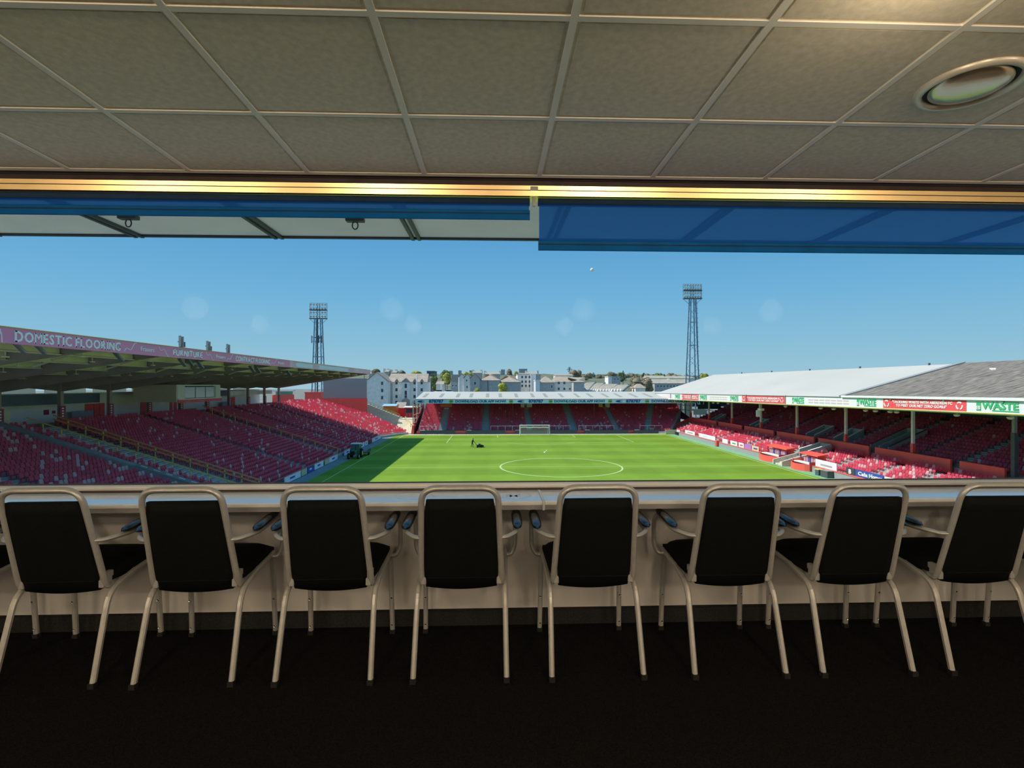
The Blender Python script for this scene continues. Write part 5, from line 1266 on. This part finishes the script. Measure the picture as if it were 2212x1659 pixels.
# ------------------------------------------------------------------ THE TOWN BEHIND
def block(name, label, u0, u1, ve, vr, y, depth, mw, mr, wins=(), gable=False, base=None, cat='building', hip=0, msides=None):
    """house block: eaves at row ve, ridge at row vr, seen face at distance y"""
    p, q = P(u0, ve, y), P(u1, ve, y); zr2 = P((u0 + u1) / 2, vr, y + (0 if gable else depth / 2)).z; ze2 = p.z
    r = thing(name, label, cat, ((p.x + q.x) / 2, y + depth / 2, ZP))
    bx('wall', mw, r, p.x, q.x, y, y + depth, ZP - .1, ze2)
    if gable:
        xm = (p.x + q.x) / 2
        MB().prism([(p.x, y, ze2), (q.x, y, ze2), (xm, y, zr2)], (0, depth, 0)).build('gable_wall', mw, r)
        for s_, xe in ((-1, p.x), (1, q.x)):
            MB().hexa([(xe + s_ * .3, y - .2, ze2 - .15), (xm, y - .2, zr2), (xm, y + depth, zr2), (xe + s_ * .3, y + depth, ze2 - .15), (xe + s_ * .3, y - .2, ze2 + .1), (xm, y - .2, zr2 + .28), (xm, y + depth, zr2 + .28), (xe + s_ * .3, y + depth, ze2 + .1)]).build('roof', mr, r)
    elif vr < ve - .5:
        MB().add([(p.x - .3, y - .4, ze2), (q.x + .3, y - .4, ze2), (q.x + .3, y + depth + .4, ze2), (p.x - .3, y + depth + .4, ze2), (p.x + hip, y + depth / 2, zr2), (q.x - hip, y + depth / 2, zr2)],
                 [(0, 1, 5, 4), (2, 3, 4, 5), (1, 2, 5), (3, 0, 4), (3, 2, 1, 0)]).build('roof', mr, r)
    else: bx('flat_roof', mr, r, p.x - .2, q.x + .2, y - .2, y + depth, ze2, ze2 + .3)
    for (u, v, wu, wv) in wins:
        a_ = P(u - wu / 2, v - wv / 2, y); b2 = P(u + wu / 2, v + wv / 2, y)
        f_ = MB().box(a_.x - .12, b2.x + .12, y - .06, y, b2.z - .12, a_.z + .12).build('window', M_harlw if mw is M_harld else M_harl, r)
        bx('pane', M_pane, f_, a_.x, b2.x, y - .09, y - .06, b2.z, a_.z)
    return r
# grey flats left of the far stand
r = block('flats', 'grey gable-ended block of flats with three stacked windows', 790, 838, 824, 805, 198, 14, M_harl, M_slate, [(825.5, v, 4.4, 7) for v in (828, 843.5, 859)], gable=True)
W = [(v_u, v, 4.6, 6.5) for v_u in (856.5, 895.5, 911) for v in (827, 842, 856.5, 869)]
r = block('flats', 'long grey block of flats with slate roof and arched entrance bay', 838, 922, 825, 807, 203, 12, M_harl, M_slate, W)
a_ = P(868, 871, 202); b2 = P(885, 826, 202)
bx('entrance_bay', M_harl, r, a_.x, b2.x, 201.6, 203, ZP, b2.z)
MB().prism([(a_.x - .4, 201.6, b2.z), (b2.x + .4, 201.6, b2.z), ((a_.x + b2.x) / 2, 201.6, b2.z + 1.6)], (0, 5, 0)).build('bay_gable', M_slate, r)
for v in (833, 848, 858):
    q = P(876.5, v, 201.6); bx('bay_window', M_pane, r, q.x - .4, q.x + .4, 201.5, 201.6, q.z - .9, q.z + .7)
q = P(876.5, 866, 201.4); MB().prism([(q.x - 1.5, 201.3, q.z - 3), (q.x + 1.5, 201.3, q.z - 3), (q.x + 1.5, 201.3, q.z + .3), (q.x, 201.3, q.z + 1.3), (q.x - 1.5, 201.3, q.z + .3)], (0, .3, 0)).build('porch', M_slate, r)
bx('stair_recess', M_harld, r, P(840, 850, 203).x, P(848, 850, 203).x, 202.9, 203, ZP, P(845, 828, 203).z)
for u in (856.5, 895.5, 911):
    q = P(u, 822, 202.8); MB().prism([(q.x - .8, 202.7, q.z - .5), (q.x + .8, 202.7, q.z - .5), (q.x, 202.7, q.z + .6)], (0, 3, 0)).build('dormer', M_slate, r)
# white flag poles
for u, vt, y, nm in ((900.5, 810, 160, 'tall thin white pole beside the end of the goal-end stand roof'), (1191 - 200, 816, 230, 'thin pale pole among the houses left of the hip-roofed flats'), (1240 - 287, 820, 240, 'short white pole among the trees and parked vehicles')):
    q = P(u, vt, y); r = thing('flag_pole', nm, 'pole', (q.x, y, ZP)); MB().tube([(q.x, y, ZP - .1), (q.x, y, q.z)], .14, 8).build('shaft', M_white, r); MB().lathe([(0, .2), (.2, 0), (0, -.2)], (q.x, y, q.z), 8).build('finial', M_white, r)
# central flats
block('flats', 'hip-roofed flats with one square window and a pale sunlit side', 1016, 1036, 817, 807, 212, 14, M_harld, M_slate, [(1026, 828, 4.5, 6)], gable=True)
r = block('flats', 'low wide hip-roofed flats behind the goal-end stand roof', 1036, 1080, 821.5, 808, 216, 16, M_harld, M_slate, hip=5)
bx('downpipe', M_bulk, r, P(1054, 840, 215.9).x - .1, P(1054, 840, 215.9).x + .1, 215.8, 216, ZP, P(1054, 822, 216).z)
block('flats', 'pale-fronted narrow flats with slate gable, left of the hip roof', 992, 1003, 814, 808, 214, 16, M_harlw, M_slate, gable=True)
block('flats', 'white rendered gabled bay between two narrow slate gables', 1003, 1016, 816, 808.5, 213, 15, M_harlw, M_slate, [(1008, 822, 2.5, 4), (1009, 836, 2.5, 5)], gable=True)
block('flats', 'brown-roofed flats end block with blank dark wall', 1076, 1125, 825, 811, 224, 16, M_harld, M_slate, [(1083, 828, 4, 4)], hip=6)
block('office_block', 'blue-grey office block with three rows of windows', 1118, 1147, 809, 809, 236, 16, M_harl, M_harld, [(u, v, 3.6, 5) for u in (1128, 1136, 1144) for v in (814.5, 824.5, 833.5)])
block('office_block', 'white sunlit stair tower beside the office block', 1147, 1157.5, 809, 809, 233, 10, M_white, M_harlw, [])
block('flats', 'white end wall block with tall bright face next to the stair tower', 1157, 1166, 822, 822, 222, 10, M_white, M_harlw, [])
block('flats', 'grey flats with brown slate roof and twin dormers', 1166, 1198, 826, 813, 226, 14, M_harld, M_slate, [(1192, 835, 3, 6)], hip=3)
block('flats', 'grey flats with two dormer windows and two lower windows', 1198, 1238, 825, 813, 228, 14, M_harl, M_slate, [(1207, 827, 4.5, 5.5), (1219, 827, 4.5, 5.5), (1207, 840, 4, 5), (1219, 840, 4, 5), (1231, 840, 3, 4)], hip=1)
block('house', 'dark gabled house with pale chimney edge beside the terraces', 1239, 1262, 825, 815, 222, 14, M_harld, M_slate2, hip=6)
# terraced roofs, four in a row
for k, (u0, u1) in enumerate(((1252, 1283), (1272, 1303), (1290, 1333), (1320, 1358))):
    y = 232 - 3 * k; ve, vr = 845, 826 + k * 1.6
    p, q = P(u0, ve, y), P(u1 - 12, ve, y); t0, t1 = P(u0 + 16, vr, y + 7), P(u1 + 4, vr, y + 7)
    r = thing('terraced_house', ('first', 'second', 'third', 'last')[k] + ' terraced house with slanting slate roof, counted from the dark gabled house', 'house', ((p.x + q.x) / 2, y + 5, ZP))
    bx('wall', M_harl, r, p.x, q.x, y, y + 12, ZP - .1, p.z)
    MB().add([tuple(p), tuple(q), tuple(t1), tuple(t0), (p.x, y + 13, p.z), (q.x, y + 13, q.z)], [(0, 1, 2, 3), (3, 2, 5, 4), (0, 3, 4), (1, 5, 2), (0, 4, 5, 1)]).build('roof', M_slate2, r)
    MB().beam(q + Vector((0, -.2, .15)), t1 + Vector((0, 0, .15)), .6, .4).build('party_wall', M_bulk, r)
    n = 4 + (k == 2)
    for i in range(n):
        c2 = p + (q - p) * (i + .4) / n; MB().prism([(c2.x - .6, y - .25, c2.z - .6), (c2.x + .6, y - .25, c2.z - .6), (c2.x, y - .25, c2.z + .9)], (0, 2, 0)).build('dormer', M_harlw, r)
block('house', 'small pyramid-roofed grey house at the end of the terraces', 1373, 1394, 838, 829, 226, 6, M_harl, M_slate, hip=1.3)
block('office_block', 'small dark flat block with a pale sunlit end above the terraces', 1321, 1340, 814, 814, 262, 12, M_harld, M_harld, [(1328, 819, 3, 3), (1335, 819, 3, 3)])
block('stair_block', 'narrow pale block attached to the dark flat block', 1314, 1321.5, 814, 814, 260, 8, M_harlw, M_harlw)
block('school', 'long dark-windowed building under a pale brown roof, by the white stand roof', 1414, 1495, 828, 819, 255, 14, M_harld, M_slate2, [(u, 834, 3.5, 4) for u in (1421, 1428, 1435, 1442, 1449, 1456, 1463, 1470)])
block('house', 'cluster house with low pale roof in front of the wooded ridge', 1400, 1440, 817, 811, 330, 14, M_harlw, M_slate2)
block('house', 'low grey-roofed house on the ridge near the bright tree', 1446, 1500, 817, 812, 340, 14, M_harl, M_slate2)
block('house', 'long low house row with green roof edge on the ridge', 1120, 1168, 808, 806, 420, 14, M_harld, M_slate)
block('house', 'long blue-grey house row below the round brown tree', 1200, 1238, 811, 808, 400, 14, M_harl, M_slate)
for u0, u1, vt, y, lab in ((1082, 1091, 798.5, 620, 'distant blue slab tower block beside a round tree'), (1121, 1139, 797, 640, 'distant wide blue tower block of joined slabs'), (990, 995, 800.5, 640, 'distant thin grey tower block left of the long ridge roofs'), (1014, 1019, 800.5, 640, 'distant pale tower block behind the yellow-green trees'), (970.5, 975.5, 801.5, 600, 'distant bluish tower block beside the yellow tree')):
    block('tower_block', lab, u0, u1, vt, vt, y, 20, mat('tower_render', (.42, .43, .44), .8), M_harl, [((u0 + u1) / 2, vt + 3 + 3 * k, (u1 - u0) * .6, .9) for k in range(3)])
block('office_block', 'dark blue-black box building behind the leafy trees', 922, 938, 802, 802, 300, 14, mat('blue_black', (.06, .10, .15), .6), M_harld)
block('house', 'dark stone house with black roof left of the flats', 974, 996, 824, 809, 250, 14, M_harld, mat('black_slate', (.05, .06, .07), .7), [(978, 833, 2.5, 4), (985, 833, 2.5, 4)])
block('house', 'pale stone house between trees and dark stone house', 942, 958, 830, 823, 262, 10, M_harlw, M_slate)
for u0, u1, vt, lab in ((831, 839, 799, 'tall old chimneyed roof above the flats'), (846, 856, 801, 'second chimneyed roof peeping over the flats'), (797, 803, 803, 'small dark chimneyed roof near the stand roof tip'), (1022, 1040, 801.5, 'crow-stepped old roof above the hip-roofed flats'), (1048, 1080, 804, 'long old roof with chimneys on the ridge'), (1137, 1161, 803.5, 'long old roof behind the white stair tower')):
    r = block('old_house', lab, u0, u1, vt + 4, vt, 380, 14, M_harld, M_slate2)
    for u in (u0, u1):
        q = P(u, vt - 1, 387); bx('chimney', M_harl, r, q.x - .8, q.x + .8, 386, 388, q.z - 3, q.z + .6)
def tree(u, vt, vb, wpx, y, kind, label, n=12):
    vb += (vb - vt) * .45
    top, bot = P(u, vt, y), P(u, vb, y); rad = wpx / 2 * y / F; h = top.z - bot.z
    r = thing('tree', label, 'tree', (bot.x, y, ZP), None)
    MB().tube([(bot.x, y, ZP - .1), (bot.x, y, bot.z + h * .5)], max(.15, rad * .08), 7).build('trunk', M_trunk, r)
    mb = MB(); rr = random.Random(int(u * 7 + vt))
    for k in range(n):
        an = rr.random() * 6.28; t_ = rr.random(); er = rad * .62 * math.sqrt(rr.random()) * (1.0 if kind != 3 else (1.05 - t_))
        c = Vector((bot.x + er * math.cos(an), y + er * math.sin(an), bot.z + h * (.22 + .6 * t_))); s_ = rad * (.36 + .22 * rr.random()) * (1 if kind != 3 else (1.15 - t_ * .8)); sz = min(s_, h * .34)
        nlat, nlon = 6, 9; vs = []
        for a in range(nlat + 1):
            for b in range(nlon):
                th, ph = math.pi * a / nlat, 2 * math.pi * b / nlon + a * .35; d = 1 + .28 * (rr.random() - .5)
                vs.append((c.x + s_ * d * math.sin(th) * math.cos(ph), c.y + s_ * d * math.sin(th) * math.sin(ph), c.z + sz * d * math.cos(th)))
        mb.add(vs, [(a * nlon + b, (a + 1) * nlon + b, (a + 1) * nlon + (b + 1) % nlon, a * nlon + (b + 1) % nlon) for a in range(nlat) for b in range(nlon)])
    for k in range(n * 34):                           # loose leaf sprays break the outline
        an = rr.random() * 6.28; el = math.asin(rr.uniform(-.5, 1)); d = rad * rr.uniform(.7, 1.04) * (1 if kind != 3 else (1.0 - .8 * max(0, math.sin(el))))
        c = Vector((bot.x + d * math.cos(an) * math.cos(el), y + d * math.sin(an) * math.cos(el), bot.z + h * .52 + h * .48 * math.sin(el))); s_ = rad * .10
        pts_ = [c + Vector((rr.uniform(-1, 1), rr.uniform(-1, 1), rr.uniform(-1, 1))) * s_ for _ in range(4)]
        mb.add(pts_, [(0, 1, 2), (0, 2, 3), (0, 3, 1), (1, 3, 2)])
    mb.build('foliage', M_leaf[kind], r)
TR = [(936, 806, 845, 22, 268, 0, 'mid-green leafy tree behind the pale stone house'), (962, 799.5, 824, 24, 275, 0, 'tall green tree with rounded top between the box building and yellow tree'), (966, 806, 822, 18, 262, 1, 'bright yellow-green round tree left of the dark stone house'),
      (1087, 826, 846, 20, 205, 1, 'yellow-green bush rising behind the stand roof by the flats'), (1030, 839, 847, 13, 203, 1, 'low yellow-green shrub behind the stand roof'), (1100, 797, 809, 13, 420, 2, 'round brown-green tree between the two blue tower blocks'),
      (1115, 802, 810, 9, 400, 1, 'small yellowish tree beside the wide tower block'), (1242, 802, 814, 28, 410, 2, 'broad brown rounded tree on the ridge below the thin mast'), (1346, 801, 822, 15, 300, 3, 'dark conical evergreen above the terraced roofs'),
      (1377, 812, 842, 40, 250, 2, 'big bare brownish tree right of the evergreen'), (1398, 815, 843, 26, 246, 2, 'pale budding tree beside the dark-windowed building'), (1520, 807.5, 818, 18, 240, 1, 'bright lime-green tree beside the ladder floodlight tower'),
      (812, 797, 808, 18, 360, 2, 'bare brown tree peeping over the grey gable'), (868, 801, 810, 16, 350, 2, 'round pale tree above the slate roof of the flats'), (900, 802.5, 811, 24, 340, 1, 'wide yellowish tree above the slate roof of the flats'), (787, 798, 806, 14, 330, 1, 'yellow-green tree tip beside the stand roof end'),
      (1010, 805, 812, 22, 330, 1, 'yellow-green tree mass above the narrow slate gables')]
for a in TR: tree(*a)
rr = random.Random(5)
for k in range(26):
    u = 1250 + k * 11.5 + rr.uniform(-3, 3); vt = 807 + rr.uniform(-3, 2.5) + (2 if u > 1440 else 0)
    tree(u, vt, vt + 11, 20 + rr.uniform(-4, 8), 470 + rr.uniform(-40, 60), rr.choice((0, 2, 2, 3)), 'hazy tree in the wooded ridge on the skyline', 5)
for o in bpy.data.objects:
    if o.get('label') == 'hazy tree in the wooded ridge on the skyline': o['group'] = 'trees along the wooded ridge'
# wooded hill carrying the skyline
mb = MB(); n = 60; vs = []
for i in range(n + 1):
    u = 700 + 950 * i / n
    for y, v in ((300, 850), (430, 822), (560, 812), (760, 808.5), (900, 814)):
        q = P(u, v + rr.uniform(-1.5, 1.5) + (4 if u > 1420 else 0), y); vs.append(tuple(q))
mb.add(vs, [(i * 5 + j, (i + 1) * 5 + j, (i + 1) * 5 + j + 1, i * 5 + j + 1) for i in range(n) for j in range(4)])
mb.build('hill', M_hill, None, smooth=True)['kind'] = 'structure'
q = P(1230, 792, 500); r = thing('radio_mast', 'thin distant radio mast above the broad brown tree', 'mast', (q.x, 500, P(1230, 815, 500).z))
MB().tube([(q.x, 500, P(1230, 818, 500).z), (q.x, 500, q.z)], .45, 6).build('mast', M_tower, r)
for dz, ww in ((1.5, 1.6), (2.8, 2.6), (4.4, 1.6)): bx('crossarm', M_tower, r, q.x - ww, q.x + ww, 499.7, 500.3, q.z - dz - .3, q.z - dz + .3)
# parked vehicles behind the stand
for u, v, m, lab in ((927, 842, M_boardb, 'dark blue car parked between the trees'), (948, 843, M_boardw, 'white van parked in front of the pale stone house'), (969, 843, M_fascB, 'light blue car parked next to the white van')):
    q = P(u, v, 225); r = thing('car', lab, 'car', (q.x, 225, q.z - 1.5))
    MB().box(q.x - 1.9, q.x + 1.9, 224.2, 226, q.z - 1.2, q.z - .45).build('body', m, r, bevel=.15); MB().box(q.x - 1.1, q.x + 1.3, 224.3, 225.9, q.z - .45, q.z + .2).build('cabin', M_pane, r, bevel=.15); MB().box(q.x - 1.0, q.x + 1.2, 224.35, 225.85, q.z + .2, q.z + .28).build('roof', m, r, bevel=.03)
    for dx in (-1.2, 1.2): MB().lathe([(0, -.9), (.33, -.9), (.33, .9), (0, .9)], (q.x + dx, 225.1, q.z - 1.2), 12, axis='y').build('wheel', M_rubber, r)
bx('car_park', M_concgrey, None, P(920, 850, 225).x, P(995, 850, 225).x, 215, 245, ZP - .1, P(940, 843, 225).z - 1.5)['kind'] = 'structure'
# pale daytime moon, half lit by the sun
q = P(1279, 583, 1300); r = thing('moon', 'tiny pale daytime moon in the clear sky between the floodlight towers', 'moon', q)
MB().lathe([(4.6 * math.sin(math.pi * k / 14), -4.6 * math.cos(math.pi * k / 14)) for k in range(15)], q, 24).build('disc', mat('moon_rock', (.80, .80, .78), .95, var=.12, scale=.4, spec=0), r, smooth=True)
for o in bpy.data.objects:                            # fine repeated pieces joined into one part
    if o.type == 'MESH' and o.parent and o.name.split('.')[0] in ('foliage', 'lattice', 'ladder_rungs', 'aisle_steps', 'net', 'lamp_rails'): o['kind'] = 'stuff'
